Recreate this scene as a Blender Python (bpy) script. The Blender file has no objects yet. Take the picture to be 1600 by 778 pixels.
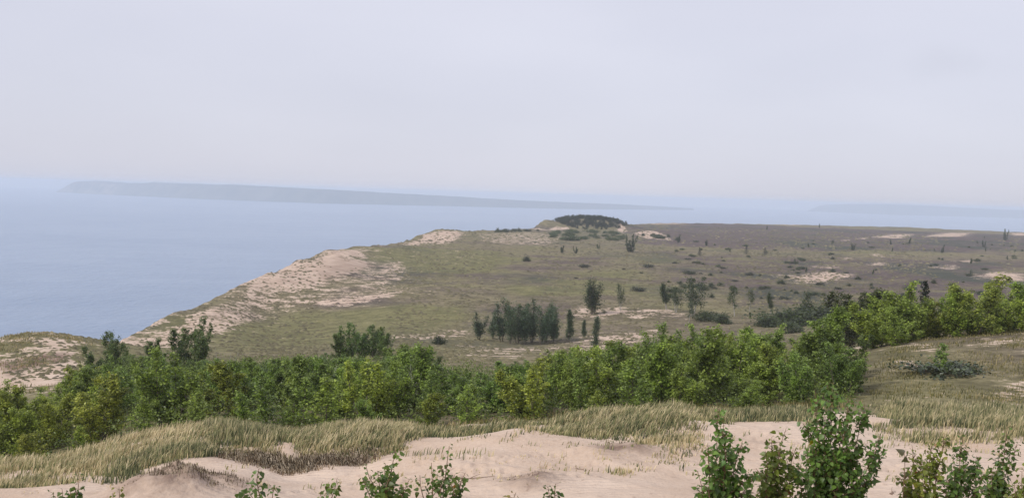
import bpy, math, random
import numpy as np
from mathutils import Matrix, Vector

C = bpy.context.scene.collection
SC = bpy.context.scene
R = math.radians

# ------------------------------------------------------------------ camera
F = 1600.0                                   # focal length in photograph pixels
PITCH, ROLL = R(-3.06), R(1.67)
fw = np.array([0, math.cos(PITCH), math.sin(PITCH)])
r0 = np.array([1.0, 0, 0]); u0 = np.cross(r0, fw)
right = math.cos(ROLL) * r0 + math.sin(ROLL) * u0
up = -math.sin(ROLL) * r0 + math.cos(ROLL) * u0
cam_d = bpy.data.cameras.new('camera'); cam = bpy.data.objects.new('camera', cam_d); C.objects.link(cam)
cam.matrix_world = Matrix(((right[0], up[0], -fw[0], 0), (right[1], up[1], -fw[1], 0), (right[2], up[2], -fw[2], 0), (0, 0, 0, 1)))
cam_d.sensor_width = 36; cam_d.lens = 36; cam_d.clip_start = 0.1; cam_d.clip_end = 60000
SC.camera = cam
LAKE = -110.0                                # the eye is 110 m above the lake

# ------------------------------------------------------------------ light and air
SUN_EL, SUN_AZ = R(44), R(238)               # azimuth from +Y towards +X: behind the viewer, a little to the left
sd = Vector((math.sin(SUN_AZ) * math.cos(SUN_EL), math.cos(SUN_AZ) * math.cos(SUN_EL), math.sin(SUN_EL)))
sun_d = bpy.data.lights.new('sun', 'SUN'); sun = bpy.data.objects.new('sun', sun_d); C.objects.link(sun)
sun_d.energy = 1.5; sun_d.angle = R(11); sun_d.color = (1, .955, .88)
sun.rotation_euler = sd.to_track_quat('Z', 'Y').to_euler()
W = bpy.data.worlds.new('World'); SC.world = W; W.use_nodes = True
wn = W.node_tree.nodes; wl = W.node_tree.links; wn.clear()
sky = wn.new('ShaderNodeTexSky'); sky.sky_type = 'NISHITA'; sky.sun_disc = False
sky.sun_elevation = SUN_EL; sky.sun_rotation = SUN_AZ
tc = wn.new('ShaderNodeTexCoord'); mp = wn.new('ShaderNodeMapping'); mp.inputs['Scale'].default_value = (1, 1, 3)
nz = wn.new('ShaderNodeTexNoise'); nz.inputs['Scale'].default_value = 1.6; nz.inputs['Detail'].default_value = 4
nz.inputs['Roughness'].default_value = .45
rp = wn.new('ShaderNodeValToRGB')
rp.color_ramp.elements[0].position = .25; rp.color_ramp.elements[0].color = (6.0, 6.1, 7.25, 1)
rp.color_ramp.elements[1].position = .75; rp.color_ramp.elements[1].color = (7.65, 7.68, 8.75, 1)
mx = wn.new('ShaderNodeMix'); mx.data_type = 'RGBA'; mx.inputs[0].default_value = .88
bg = wn.new('ShaderNodeBackground'); bg.inputs[1].default_value = .063
wo = wn.new('ShaderNodeOutputWorld')
wl.new(tc.outputs['Generated'], mp.inputs[0]); wl.new(mp.outputs[0], nz.inputs['Vector']); wl.new(nz.outputs[0], rp.inputs[0])
# one faint grey wisp of cloud high over the plain
wd = fw + (1475 - 800) / F * right - (100 - 389) / F * up; wd = wd / np.linalg.norm(wd)
vs = wn.new('ShaderNodeVectorMath'); vs.operation = 'SUBTRACT'; vs.inputs[1].default_value = tuple(wd); vm = wn.new('ShaderNodeVectorMath'); vm.operation = 'MULTIPLY'; vm.inputs[1].default_value = (1, 1, 2.2)
vl = wn.new('ShaderNodeVectorMath'); vl.operation = 'LENGTH'; wz = wn.new('ShaderNodeTexNoise'); wz.inputs['Scale'].default_value = 30; wz.inputs['Detail'].default_value = 3
ad = wn.new('ShaderNodeMath'); ad.operation = 'MULTIPLY_ADD'; ad.inputs[1].default_value = .05; mr = wn.new('ShaderNodeMapRange'); mr.interpolation_type = 'SMOOTHSTEP'
mr.inputs[1].default_value = .075; mr.inputs[2].default_value = .02; mr.inputs[3].default_value = 0; mr.inputs[4].default_value = .09
dk = wn.new('ShaderNodeMix'); dk.data_type = 'RGBA'; dk.inputs[7].default_value = (3.6, 3.6, 4.3, 1)
wl.new(tc.outputs['Generated'], vs.inputs[0]); wl.new(vs.outputs[0], vm.inputs[0]); wl.new(vm.outputs[0], vl.inputs[0]); wl.new(tc.outputs['Generated'], wz.inputs['Vector'])
wl.new(wz.outputs[0], ad.inputs[0]); wl.new(vl.outputs['Value'], ad.inputs[2]); wl.new(ad.outputs[0], mr.inputs[0]); wl.new(mr.outputs[0], dk.inputs[0]); wl.new(rp.outputs[0], dk.inputs[6])
wl.new(sky.outputs[0], mx.inputs[6]); wl.new(dk.outputs[2], mx.inputs[7]); wl.new(mx.outputs[2], bg.inputs[0]); wl.new(bg.outputs[0], wo.inputs[0])
SC.view_settings.view_transform = 'Standard'; SC.view_settings.look = 'None'; SC.view_settings.exposure = .72; SC.view_settings.gamma = 1
SC.view_settings.use_curve_mapping = False
SC.cycles.use_denoising = True
SC.cycles.max_bounces = 6; SC.cycles.transparent_max_bounces = 8; SC.cycles.volume_bounces = 3
SC.cycles.caustics_reflective = False; SC.cycles.caustics_refractive = False

# ------------------------------------------------------------------ numbers
def unproj(px, py, Y):
    d = fw + (px - 800) / F * right - (py - 389) / F * up
    return d * (Y / d[1])
def proj(P):
    P = np.asarray(P, float); z = P @ fw
    return 800 + F * (P @ right) / z, 389 - F * (P @ up) / z
def _h(ix, iy, s):
    n = (ix.astype(np.int64) * 374761393 + iy.astype(np.int64) * 668265263 + s * 1442695041) & 0xFFFFFFFF
    n = ((n ^ (n >> 13)) * 1274126177) & 0xFFFFFFFF
    return ((n ^ (n >> 16)) & 0xFFFF) / 65535.0
def vnoise(x, y, s=0):
    x = np.asarray(x, float); y = np.asarray(y, float)
    ix = np.floor(x); iy = np.floor(y); fx = x - ix; fy = y - iy
    fx = fx * fx * (3 - 2 * fx); fy = fy * fy * (3 - 2 * fy)
    a = _h(ix, iy, s); b = _h(ix + 1, iy, s); c = _h(ix, iy + 1, s); d = _h(ix + 1, iy + 1, s)
    return (a + (b - a) * fx) * (1 - fy) + (c + (d - c) * fx) * fy
def fbm(x, y, s=0, o=4):
    t = 0; a = .5
    for k in range(o):
        t = t + a * (vnoise(x, y, s + k) - .5) * 2; x = x * 2.03 + 7.1; y = y * 2.03 + 3.7; a *= .5
    return t
def sstep(a, b, x):
    t = np.clip((x - a) / (b - a), 0, 1); return t * t * (3 - 2 * t)
def inpoly(x, y, P):
    P = np.asarray(P, float); r = np.zeros(np.shape(x), bool); j = len(P) - 1
    for i in range(len(P)):
        yi, yj = P[i, 1], P[j, 1]
        if yi != yj:
            c = ((yi > y) != (yj > y)) & (x < (P[j, 0] - P[i, 0]) * (y - yi) / (yj - yi) + P[i, 0])
            r ^= c
        j = i
    return r
def segdist(x, y, P, closed=False):
    P = np.asarray(P, float); best = np.full(np.shape(x), 1e18)
    for i in range(len(P) if closed else len(P) - 1):
        a = P[i]; b = P[(i + 1) % len(P)]; d = b - a; L = d @ d + 1e-9
        t = np.clip(((x - a[0]) * d[0] + (y - a[1]) * d[1]) / L, 0, 1)
        best = np.minimum(best, (x - a[0] - t * d[0]) ** 2 + (y - a[1] - t * d[1]) ** 2)
    return np.sqrt(best)
def polymask(x, y, P, soft):
    """1 inside a world polygon, fading over soft metres either side of its edge"""
    P = np.asarray(P, float); lo = P.min(0) - soft * 2; hi = P.max(0) + soft * 2
    m = np.zeros(np.shape(x)); k = (x > lo[0]) & (x < hi[0]) & (y > lo[1]) & (y < hi[1])
    if k.any():
        s = segdist(x[k], y[k], P, True); s = np.where(inpoly(x[k], y[k], P), s, -s)
        m[k] = sstep(-soft, soft, s)
    return m

# ------------------------------------------------------------------ the lie of the land
SIL = [(190, 530), (245, 503), (300, 478), (350, 458), (400, 436), (435, 420), (470, 405), (490, 399), (510, 393), (535, 388), (560, 385), (590, 383), (620, 380), (640, 374), (660, 366), (680, 359), (720, 361), (760, 360), (800, 359), (840, 357)]
SILY = [(190, 205), (245, 230), (300, 258), (400, 330), (470, 400), (510, 440), (560, 520), (620, 600), (640, 680), (680, 760), (720, 850), (800, 950), (840, 1010)]
SIL = [(px, py, float(np.interp(px, [q[0] for q in SILY], [q[1] for q in SILY]))) for px, py in SIL]      # the bluff edge: where it stands and how far off
rows = {27: [(-300, 815), (0, 800), (200, 795), (450, 785), (800, 782), (1100, 785), (1400, 782), (1600, 785), (1900, 790)],
 32: [(-300, 785), (0, 765), (200, 762), (450, 757), (620, 742), (800, 729), (960, 731), (1100, 737), (1250, 740), (1400, 735), (1600, 735), (1900, 740)],
 34.6: [(-300, 770), (0, 748), (200, 730), (450, 738), (560, 728), (700, 709), (800, 702), (960, 704), (1100, 700), (1250, 706), (1400, 708), (1600, 710), (1900, 712)],
 36: [(330, 700), (450, 704), (560, 698)],
 38: [(-300, 760), (0, 735), (200, 700), (340, 684), (450, 688), (620, 685), (800, 675), (960, 663), (1060, 663), (1150, 668), (1250, 668), (1400, 676), (1600, 680), (1900, 685)],
 43: [(-300, 760), (0, 742), (200, 702), (450, 690), (620, 684), (800, 673), (960, 662), (1150, 657), (1250, 655), (1400, 652), (1600, 655), (1900, 655)],
 55: [(-300, 725), (0, 700), (200, 660), (450, 650), (620, 645), (800, 640), (960, 632), (1150, 624), (1250, 615), (1400, 597), (1600, 590), (1900, 585)],
 75: [(-300, 670), (0, 640), (200, 612), (450, 605), (620, 600), (800, 595), (960, 590), (1150, 580), (1250, 570), (1400, 540), (1600, 522), (1900, 505)],
 105: [(-300, 600), (0, 588), (110, 585), (200, 582), (450, 575), (620, 570), (800, 570), (960, 567), (1150, 562), (1400, 535), (1600, 522), (1900, 500)],
 140: [(-300, 530), (0, 526), (60, 519), (145, 532), (250, 550), (450, 557), (620, 552), (800, 555), (1150, 548), (1400, 530), (1600, 518), (1900, 500)],
 200: [(100, 538), (300, 528), (450, 537), (650, 527), (820, 535), (1000, 528), (1200, 525), (1400, 512), (1600, 502), (1900, 490)],
 280: [(400, 481), (600, 472), (800, 475), (1000, 477), (1200, 479), (1400, 484), (1600, 486), (1900, 488)],
 420: [(600, 416), (800, 421), (1000, 427), (1200, 433), (1400, 439), (1600, 445), (1900, 452)],
 650: [(720, 378), (800, 382), (1000, 389), (1200, 395), (1400, 401), (1600, 407), (1900, 413)],
 1000: [(920, 360), (1000, 363), (1200, 369), (1400, 375), (1600, 380), (1900, 388)],
 1550: [(900, 344), (1000, 346), (1200, 350.5), (1400, 356), (1600, 363), (1900, 371)],
 2400: [(1000, 332), (1400, 343), (1900, 357)]}
K = []
for Y, L in rows.items():
    for px, py in L:
        P = unproj(px, py, Y); K.append((math.atan2(P[0], P[1]), math.hypot(P[0], P[1]), P[2]))
for px, py, Y in SIL:
    P = unproj(px, py, Y)
    for dx in (-10, 0, 7): K.append((math.atan2(P[0] + dx, P[1]), math.hypot(P[0] + dx, P[1]), P[2] - .004 * max(0, dx)))
for az in (-.9, -.6, -.3, 0, .3, .6, .9):
    K += [(az, 2, -1.75), (az, 5, -2.15), (az, 10, -3.6), (az, 18, -5.9)]
K += [(-.9, r, z) for r, z in ((30, -10), (60, -16), (140, -21), (300, -28), (900, -32), (2400, -34))]
K += [(.9, r, z) for r, z in ((30, -7), (60, -7), (140, -14), (300, -28), (900, -33), (2400, -34))]
K = np.array(K)
AZS = 3.2
kx = np.stack([K[:, 0] * AZS, np.log(K[:, 1])], 1); kv = K[:, 2] / K[:, 1]
def _tps(d2): return np.where(d2 > 0, .5 * d2 * np.log(np.maximum(d2, 1e-12)), 0)
n = len(K); A = np.zeros((n + 3, n + 3)); d2 = ((kx[:, None] - kx[None]) ** 2).sum(2)
A[:n, :n] = _tps(d2) + np.eye(n) * 1e-4; A[:n, n] = 1; A[:n, n + 1:] = kx; A[n:, :n] = A[:n, n:].T
wts = np.linalg.solve(A, np.r_[kv, 0, 0, 0])
def rbf(az, r):
    q = np.stack([np.clip(az, -.9, .9) * AZS, np.log(np.clip(r, 1.5, 2600))], -1).reshape(-1, 2); o = np.empty(len(q))
    for i in range(0, len(q), 40000):
        s = q[i:i + 40000]; o[i:i + 40000] = _tps(((s[:, None] - kx[None]) ** 2).sum(2)) @ wts[:n] + wts[n] + s @ wts[n + 1:]
    return o.reshape(np.shape(az))
edge = [(-75, -400), (-72, -100), (-66, 0), (-70, 60)] + [tuple(unproj(px, py, Y)[:2]) for px, py, Y in
        [(-60, 530, 125), (0, 525, 140), (60, 517, 145), (145, 530, 155)] + SIL + [(900, 350, 1110), (980, 350, 1300), (1030, 347, 1480), (1200, 350, 1560), (1400, 355, 1620), (1600, 363, 1560), (1900, 372, 1620)]]
edge += [(2600, 1700)]
edge = np.array(edge); land = np.vstack([edge, [(2600, -900), (-75, -900)]])
MOUND = (unproj(918, 352, 1065)[:2], unproj(850, 350, 1025)[:2], unproj(1035, 366, 960)[:2])
def ground_z(x, y):
    x = np.asarray(x, float); y = np.asarray(y, float)
    az = np.arctan2(x, y); r = np.maximum(np.hypot(x, y), .5)
    z = rbf(az, r) * np.clip(r, 1.5, 2600)
    z = np.where(r < 1.5, -1.75, z)
    for (c, sx, sy, h, p) in ((MOUND[0], 42, 30, 10.2, 3), (MOUND[1], 11, 14, 7.5, 2), (MOUND[2], 24, 40, 3.5, 2)):
        q = ((x - c[0]) / sx) ** 2 + ((y - c[1]) / sy) ** 2
        z = z + h * np.exp(-.5 * np.abs(q) ** (p / 2))
    sdist = segdist(x, y, edge); ins = inpoly(x, y, land); out = np.where(ins, 0, sdist)
    rim = np.exp(-(sdist / 30) ** 2) * sstep(150, 260, r)
    amp = .05 + .10 * sstep(25, 60, r) + .55 * sstep(150, 400, r)
    z = z + amp * fbm(x / 14, y / 14, 5, 5) + rim * 1.3 * fbm(x / 16, y / 24, 11, 5) + sstep(22, 28, r) * (1 - sstep(44, 60, r)) * (.20 * fbm(x / 4.2, y / 2.6, 21, 4) + .20 * (1 - np.abs(fbm(x / 5 + y / 9, y / 4, 61, 3)) * 2.5))
    # hummocks on the blowout floor
    for hx, hy, hr, hh in HUM:
        q = (((x - hx + .3 * fbm(y * 1.2, x * 1.2, 27, 3)) / 1.25) ** 2 + (y - hy) ** 2) / hr ** 2
        z = z + np.where(q < 6, hh * np.minimum(np.exp(-q), .62 + .12 * fbm(x * 1.1, y * 1.1, 29, 2)) * (1 + 1.0 * fbm(x * .9, y * .9, 31, 5)), 0)
    # seaward face of the bluff
    bed = np.maximum(LAKE - 2, z - out * .62 - 3 * (1 - np.exp(-out / 6)) + .8 * fbm(x / 9, y / 9, 40, 3) * (out > 4))
    return np.where(out > 0, bed, z)
HUM = []
def hit(px, py, lo=4.0, hi=3200.0):
    """first point of the ground seen at a place in the photograph"""
    Y = np.exp(np.linspace(math.log(lo), math.log(hi), 900)); d = fw + (px - 800) / F * right - (py - 389) / F * up; d = d / d[1]
    gz = ground_z(d[0] * Y, Y); b = np.nonzero(d[2] * Y < gz)[0]
    k = b[0] if len(b) else len(Y) - 1
    if k > 0 and len(b):
        a, c = d[2] * Y[k - 1] - gz[k - 1], gz[k] - d[2] * Y[k]; t = a / (a + c + 1e-9); Yk = Y[k - 1] + (Y[k] - Y[k - 1]) * t
    else: Yk = Y[k]
    return np.array([d[0] * Yk, Yk, float(ground_z(d[0] * Yk, Yk))])
for px, py, rr, hh in ((285, 768, 1.5, .44), (815, 765, .85, .45), (962, 712, .9, .34), (225, 772, 1.1, .5)):
    p = hit(px, py); HUM.append((p[0], p[1] + .4, rr, hh))
def wpoly(*pts): return np.array([hit(px, py)[:2] for px, py in pts])
def gpoly(*pts): return np.array([unproj(px, 500, Y)[:2] for px, Y in pts])

# ------------------------------------------------------------------ materials
class N:
    def __init__(s, name):
        s.m = bpy.data.materials.new(name); s.m.use_nodes = True; s.t = s.m.node_tree; s.t.nodes.clear()
        s.o = s.t.nodes.new('ShaderNodeOutputMaterial')
    def n(s, typ, inp=None, **kw):
        nd = s.t.nodes.new(typ)
        for k, v in kw.items(): setattr(nd, k, v)
        for k, v in (inp or {}).items():
            if isinstance(v, bpy.types.NodeSocket): s.t.links.new(v, nd.inputs[k])
            else: nd.inputs[k].default_value = v
        return nd
    def noise(s, vec, scale, detail=4, rough=.55):
        return s.n('ShaderNodeTexNoise', {'Vector': vec, 'Scale': scale, 'Detail': detail, 'Roughness': rough}).outputs[0]
    def math(s, op, a, b=0.0, c=0.0): return s.n('ShaderNodeMath', {0: a, 1: b, 2: c}, operation=op).outputs[0]
    def ramp(s, v, lo, hi, a=0.0, b=1.0): return s.n('ShaderNodeMapRange', {0: v, 1: lo, 2: hi, 3: a, 4: b}, interpolation_type='SMOOTHSTEP').outputs[0]
    def mix(s, f, a, b, blend='MIX'): return s.n('ShaderNodeMix', {0: f, 6: a, 7: b}, data_type='RGBA', blend_type=blend).outputs[2]
    def out(s, sh, sock='Surface'): s.t.links.new(sh, s.o.inputs[sock]); return s.m
def c4(r, g, b): return (r, g, b, 1.0)
def mat_ground():
    m = N('dune_ground'); g = m.n('ShaderNodeNewGeometry').outputs['Position']
    cov = m.n('ShaderNodeSeparateColor', {0: m.n('ShaderNodeAttribute', attribute_name='cover').outputs['Color']}).outputs
    far = m.n('ShaderNodeAttribute', attribute_name='far').outputs['Fac']
    root = m.n('ShaderNodeAttribute', attribute_name='root').outputs['Fac']
    n1 = m.math('ADD', m.math('MULTIPLY', m.noise(g, .035, 5), .5), m.math('MULTIPLY', m.noise(g, .007, 4), .5)); n2 = m.noise(g, .22, 6, .62); n3 = m.noise(g, 1.3, 5, .62); n4 = m.noise(g, 9, 4)
    nn = m.math('ADD', m.math('MULTIPLY', n2, .55), m.math('MULTIPLY', n3, .45))
    sand = m.mix(m.ramp(n2, .3, .7), c4(.50, .37, .275), c4(.64, .505, .40)); sand = m.mix(m.ramp(n4, .35, .75, 0, .35), sand, c4(.66, .54, .44))
    sand = m.mix(m.ramp(m.noise(g, 2.6, 6, .7), .57, .70, 0, .5), sand, c4(.30, .20, .15))
    sand = m.mix(m.ramp(far, 0, 1, 0, .8), sand, m.mix(m.ramp(nn, .35, .65), c4(.39, .275, .21), c4(.63, .49, .385)))
    sand = m.mix(m.math('MULTIPLY', root, m.ramp(n3, .3, .62, .35, 1)), sand, c4(.15, .095, .072))
    olive = m.mix(m.ramp(nn, .38, .62), c4(.125, .103, .062), c4(.275, .232, .142)); green = m.mix(m.ramp(nn, .36, .64), c4(.108, .104, .048), c4(.238, .218, .102))
    heath = m.mix(m.ramp(nn, .38, .62), c4(.072, .053, .05), c4(.155, .118, .105))
    veg = m.mix(m.ramp(m.math('ADD', cov[1], m.math('MULTIPLY_ADD', n1, -2.0, 1.0)), .25, .75), olive, green)
    veg = m.mix(m.ramp(m.math('ADD', cov[2], m.math('MULTIPLY_ADD', n1, 2.6, -1.3)), .25, .75), veg, heath)
    veg = m.mix(m.ramp(m.noise(m.n('ShaderNodeMapping', {0: g, 'Scale': (1, .6, 1)}).outputs[0], .016, 5, .6), .50, .63, 0, m.ramp(cov[2], .2, .7, .35, .85)), veg, c4(.058, .068, .048))
    s = m.math('ADD', cov[0], m.math('MULTIPLY_ADD', nn, 3.0, -1.5)); f = m.ramp(s, .41, .59)
    col = m.mix(f, veg, sand)
    rip = m.n('ShaderNodeTexWave', {'Vector': g, 'Scale': 1.1, 'Distortion': 5.0, 'Detail': 3.0, 'Detail Scale': .9}, bands_direction='Y').outputs['Fac']
    h = m.math('ADD', m.math('ADD', m.math('MULTIPLY', n3, .5), m.math('MULTIPLY', n4, .10)), m.math('MULTIPLY', m.math('MULTIPLY', rip, m.ramp(n2, .42, .6)), .09))
    bump = m.n('ShaderNodeBump', {'Height': h, 'Strength': .7, 'Distance': .4}).outputs[0]
    return m.out(m.n('ShaderNodeBsdfPrincipled', {'Base Color': col, 'Roughness': .95, 'Specular IOR Level': .1, 'Normal': bump}).outputs[0])
def mat_leaf(name, trans=.45, yellow=(.22, .31, .04), lo=.42, hi=1.65):
    m = N(name); oc = m.n('ShaderNodeObjectInfo'); t = m.n('ShaderNodeAttribute', attribute_name='tint').outputs['Fac']
    c = m.mix(1.0, oc.outputs['Color'], m.n('ShaderNodeCombineColor', {0: m.ramp(t, 0, 1, lo, hi), 1: m.ramp(t, 0, 1, lo, hi * .96), 2: m.ramp(t, 0, 1, lo, hi * .8)}).outputs[0], 'MULTIPLY')
    d = m.n('ShaderNodeBsdfPrincipled', {'Base Color': c, 'Roughness': .42, 'Specular IOR Level': .5}).outputs[0]
    tr = m.n('ShaderNodeBsdfTranslucent', {'Color': m.mix(.35, c, c4(*yellow))}).outputs[0]
    return m.out(m.n('ShaderNodeMixShader', {0: trans, 1: d, 2: tr}).outputs[0])
def mat_tint(name, stops, rough=.8, trans=0):
    m = N(name); t = m.n('ShaderNodeAttribute', attribute_name='tint').outputs['Fac']
    rm = m.n('ShaderNodeValToRGB', {0: t}); e = rm.color_ramp.elements
    while len(e) < len(stops): e.new(.5)
    for k, (p, c) in zip(e, stops): k.position = p; k.color = c4(*c)
    d = m.n('ShaderNodeBsdfPrincipled', {'Base Color': rm.outputs[0], 'Roughness': rough, 'Specular IOR Level': .15}).outputs[0]
    if trans: d = m.n('ShaderNodeMixShader', {0: trans, 1: d, 2: m.n('ShaderNodeBsdfTranslucent', {'Color': rm.outputs[0]}).outputs[0]}).outputs[0]
    return m.out(d)
def mat_bark(name, a, b, sc=6):
    m = N(name); g = m.n('ShaderNodeTexCoord').outputs['Object']; k = m.noise(g, sc, 5)
    return m.out(m.n('ShaderNodeBsdfPrincipled', {'Base Color': m.mix(m.ramp(k, .35, .65), c4(*a), c4(*b)), 'Roughness': .85}).outputs[0])
def mat_water():
    m = N('lake_water'); g = m.n('ShaderNodeNewGeometry').outputs['Position']
    v = m.n('ShaderNodeMapping', {0: g, 'Scale': (1, .55, 1)}).outputs[0]
    big = m.noise(g, .0016, 4); w1 = m.noise(v, .11, 5, .6); w2 = m.noise(v, .018, 4, .6)
    v2 = m.n('ShaderNodeMapping', {0: g, 'Scale': (.5, 1, 1), 'Rotation': (0, 0, .5)}).outputs[0]; st = m.noise(v2, .012, 5, .65)
    col = m.mix(m.ramp(m.math('MULTIPLY_ADD', st, .5, m.math('MULTIPLY', big, .5)), .36, .64), c4(.175, .248, .368), c4(.232, .305, .42))
    bump = m.n('ShaderNodeBump', {'Height': m.math('ADD', w1, m.math('MULTIPLY', w2, 3)), 'Strength': 1.0, 'Distance': 1.6}).outputs[0]
    return m.out(m.n('ShaderNodeBsdfPrincipled', {'Base Color': col, 'Roughness': .28, 'IOR': 1.33, 'Normal': bump}).outputs[0])
def mat_island():
    m = N('island_forest'); g = m.n('ShaderNodeNewGeometry').outputs['Position']; b = m.n('ShaderNodeAttribute', attribute_name='bare').outputs['Fac']
    k = m.noise(g, .01, 5); f = m.mix(m.ramp(k, .35, .65), c4(.038, .052, .034), c4(.05, .066, .042))
    return m.out(m.n('ShaderNodeBsdfPrincipled', {'Base Color': m.mix(m.math('MULTIPLY', b, m.ramp(k, .35, .6)), f, c4(.42, .35, .28)), 'Roughness': .9}).outputs[0])
M = dict(ground=mat_ground(), leaf=mat_leaf('young_leaves'), near_leaf=mat_leaf('sapling_leaves', .42, (.20, .32, .04), .5, 1.6),
         needle=mat_leaf('needles', .05), water=mat_water(), island=mat_island(),
         bark=mat_bark('grey_bark', (.12, .095, .075), (.24, .20, .165)), pale=mat_bark('pale_bark', (.30, .27, .25), (.48, .45, .42), 2),
         twig=mat_bark('twig_bark', (.13, .07, .045), (.24, .15, .09), 20),
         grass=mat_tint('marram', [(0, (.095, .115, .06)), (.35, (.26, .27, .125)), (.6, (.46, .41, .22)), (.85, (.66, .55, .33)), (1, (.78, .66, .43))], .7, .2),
         thatch=mat_tint('dead_marram', [(0, (.12, .092, .06)), (.5, (.28, .225, .155)), (1, (.50, .41, .29))], .85),
         dry=mat_tint('dry_hill_grass', [(0, (.07, .072, .026)), (.4, (.17, .165, .052)), (.7, (.30, .25, .105)), (1, (.50, .40, .22))], .8, .15),
         tuss=mat_tint('tussocks', [(0, (.098, .086, .056)), (.5, (.155, .138, .076)), (1, (.29, .25, .15))], .9))

# ------------------------------------------------------------------ mesh helpers
def mesh(name, V, Fc, mat, tint=None, smooth=False, attrs=None):
    """V (n,3); Fc list of int arrays (m,k), one array per polygon size"""
    me = bpy.data.meshes.new(name); V = np.asarray(V, np.float32)
    Fc = [np.asarray(f, np.int32) for f in (Fc if isinstance(Fc, list) else [Fc]) if len(f)]
    me.vertices.add(len(V)); me.vertices.foreach_set('co', V.ravel())
    lv = np.concatenate([f.ravel() for f in Fc]); sz = np.concatenate([np.full(len(f), f.shape[1], np.int32) for f in Fc])
    me.loops.add(len(lv)); me.loops.foreach_set('vertex_index', lv)
    me.polygons.add(len(sz)); me.polygons.foreach_set('loop_start', np.r_[0, np.cumsum(sz)[:-1]].astype(np.int32))
    if smooth: me.polygons.foreach_set('use_smooth', np.ones(len(sz), bool))
    for k, a in dict(attrs or {}, **({'tint': tint} if tint is not None else {})).items():
        a = np.asarray(a, np.float32)
        if a.ndim == 2:
            at = me.attributes.new(k, 'FLOAT_COLOR', 'POINT'); at.data.foreach_set('color', a.ravel())
        else:
            at = me.attributes.new(k, 'FLOAT', 'POINT'); at.data.foreach_set('value', a)
    me.materials.append(mat); me.update(calc_edges=True); me.validate()
    return me
def link(name, data, parent=None, loc=None, col=None):
    o = bpy.data.objects.new(name, data); C.objects.link(o)
    if parent: o.parent = parent
    if loc is not None: o.location = loc
    if col is not None: o.color = (*col, 1)
    return o
def tag(o, label=None, cat=None, group=None, kind=None):
    if label: o['label'] = label
    if cat: o['category'] = cat
    if group: o['group'] = group
    if kind: o['kind'] = kind
    return o
def tubes(lines, sides=5):
    V = []; Q = []; b = 0
    for pts, ra, rb in lines:
        pts = np.asarray(pts, float); m_ = len(pts); T = np.gradient(pts, axis=0); T /= np.linalg.norm(T, axis=1)[:, None] + 1e-9
        ref = np.array([1.0, .13, .07]); U = np.cross(T, ref); U /= np.linalg.norm(U, axis=1)[:, None] + 1e-9; Wv = np.cross(T, U)
        rr = np.linspace(ra, rb, m_)[:, None]; a = np.arange(sides) * 2 * math.pi / sides
        ring = pts[:, None] + (U[:, None] * np.cos(a)[None, :, None] + Wv[:, None] * np.sin(a)[None, :, None]) * rr[:, None]
        V.append(ring.reshape(-1, 3)); i = np.arange(m_ - 1)[:, None] * sides + np.arange(sides)[None]; j = np.arange(m_ - 1)[:, None] * sides + (np.arange(sides)[None] + 1) % sides
        Q.append(np.stack([i, j, j + sides, i + sides], -1).reshape(-1, 4) + b); b += m_ * sides
    return np.concatenate(V), np.concatenate(Q)
def frames(rng, nrm):
    nrm = nrm / (np.linalg.norm(nrm, axis=1)[:, None] + 1e-9)
    a = rng.normal(size=nrm.shape); u = np.cross(nrm, a); u /= np.linalg.norm(u, axis=1)[:, None] + 1e-9
    return u, np.cross(nrm, u), nrm
def leaf_cloud(rng, P, size, nb=None, up=1.3):
    """small folded leaves at points P"""
    k = len(P); nrm = rng.normal(size=(k, 3)) + np.array([0, 0, up])
    if nb is not None: nrm += nb
    u, v, w = frames(rng, nrm); s = (size * rng.uniform(.6, 1.3, k))[:, None]
    V = np.stack([P - u * s * .55, P + v * s * .42 + w * s * .12, P + u * s * .6, P - v * s * .42 + w * s * .12], 1).reshape(-1, 3)
    i = np.arange(k)[:, None] * 4
    return V, np.concatenate([i + [0, 1, 2], i + [0, 2, 3]], 0)
def stem(rng, base, d, L, n=6, wob=.05, lift=.0):
    p = [np.array(base, float)]; d = np.array(d, float); d /= np.linalg.norm(d)
    for _ in range(n - 1):
        d = d + rng.normal(size=3) * wob + np.array([0, 0, lift]); d /= np.linalg.norm(d); p.append(p[-1] + d * L / (n - 1))
    return np.array(p)
def along(p, t):
    x = t * (len(p) - 1); i = min(int(x), len(p) - 2); return p[i] + (p[i + 1] - p[i]) * (x - i)

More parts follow.
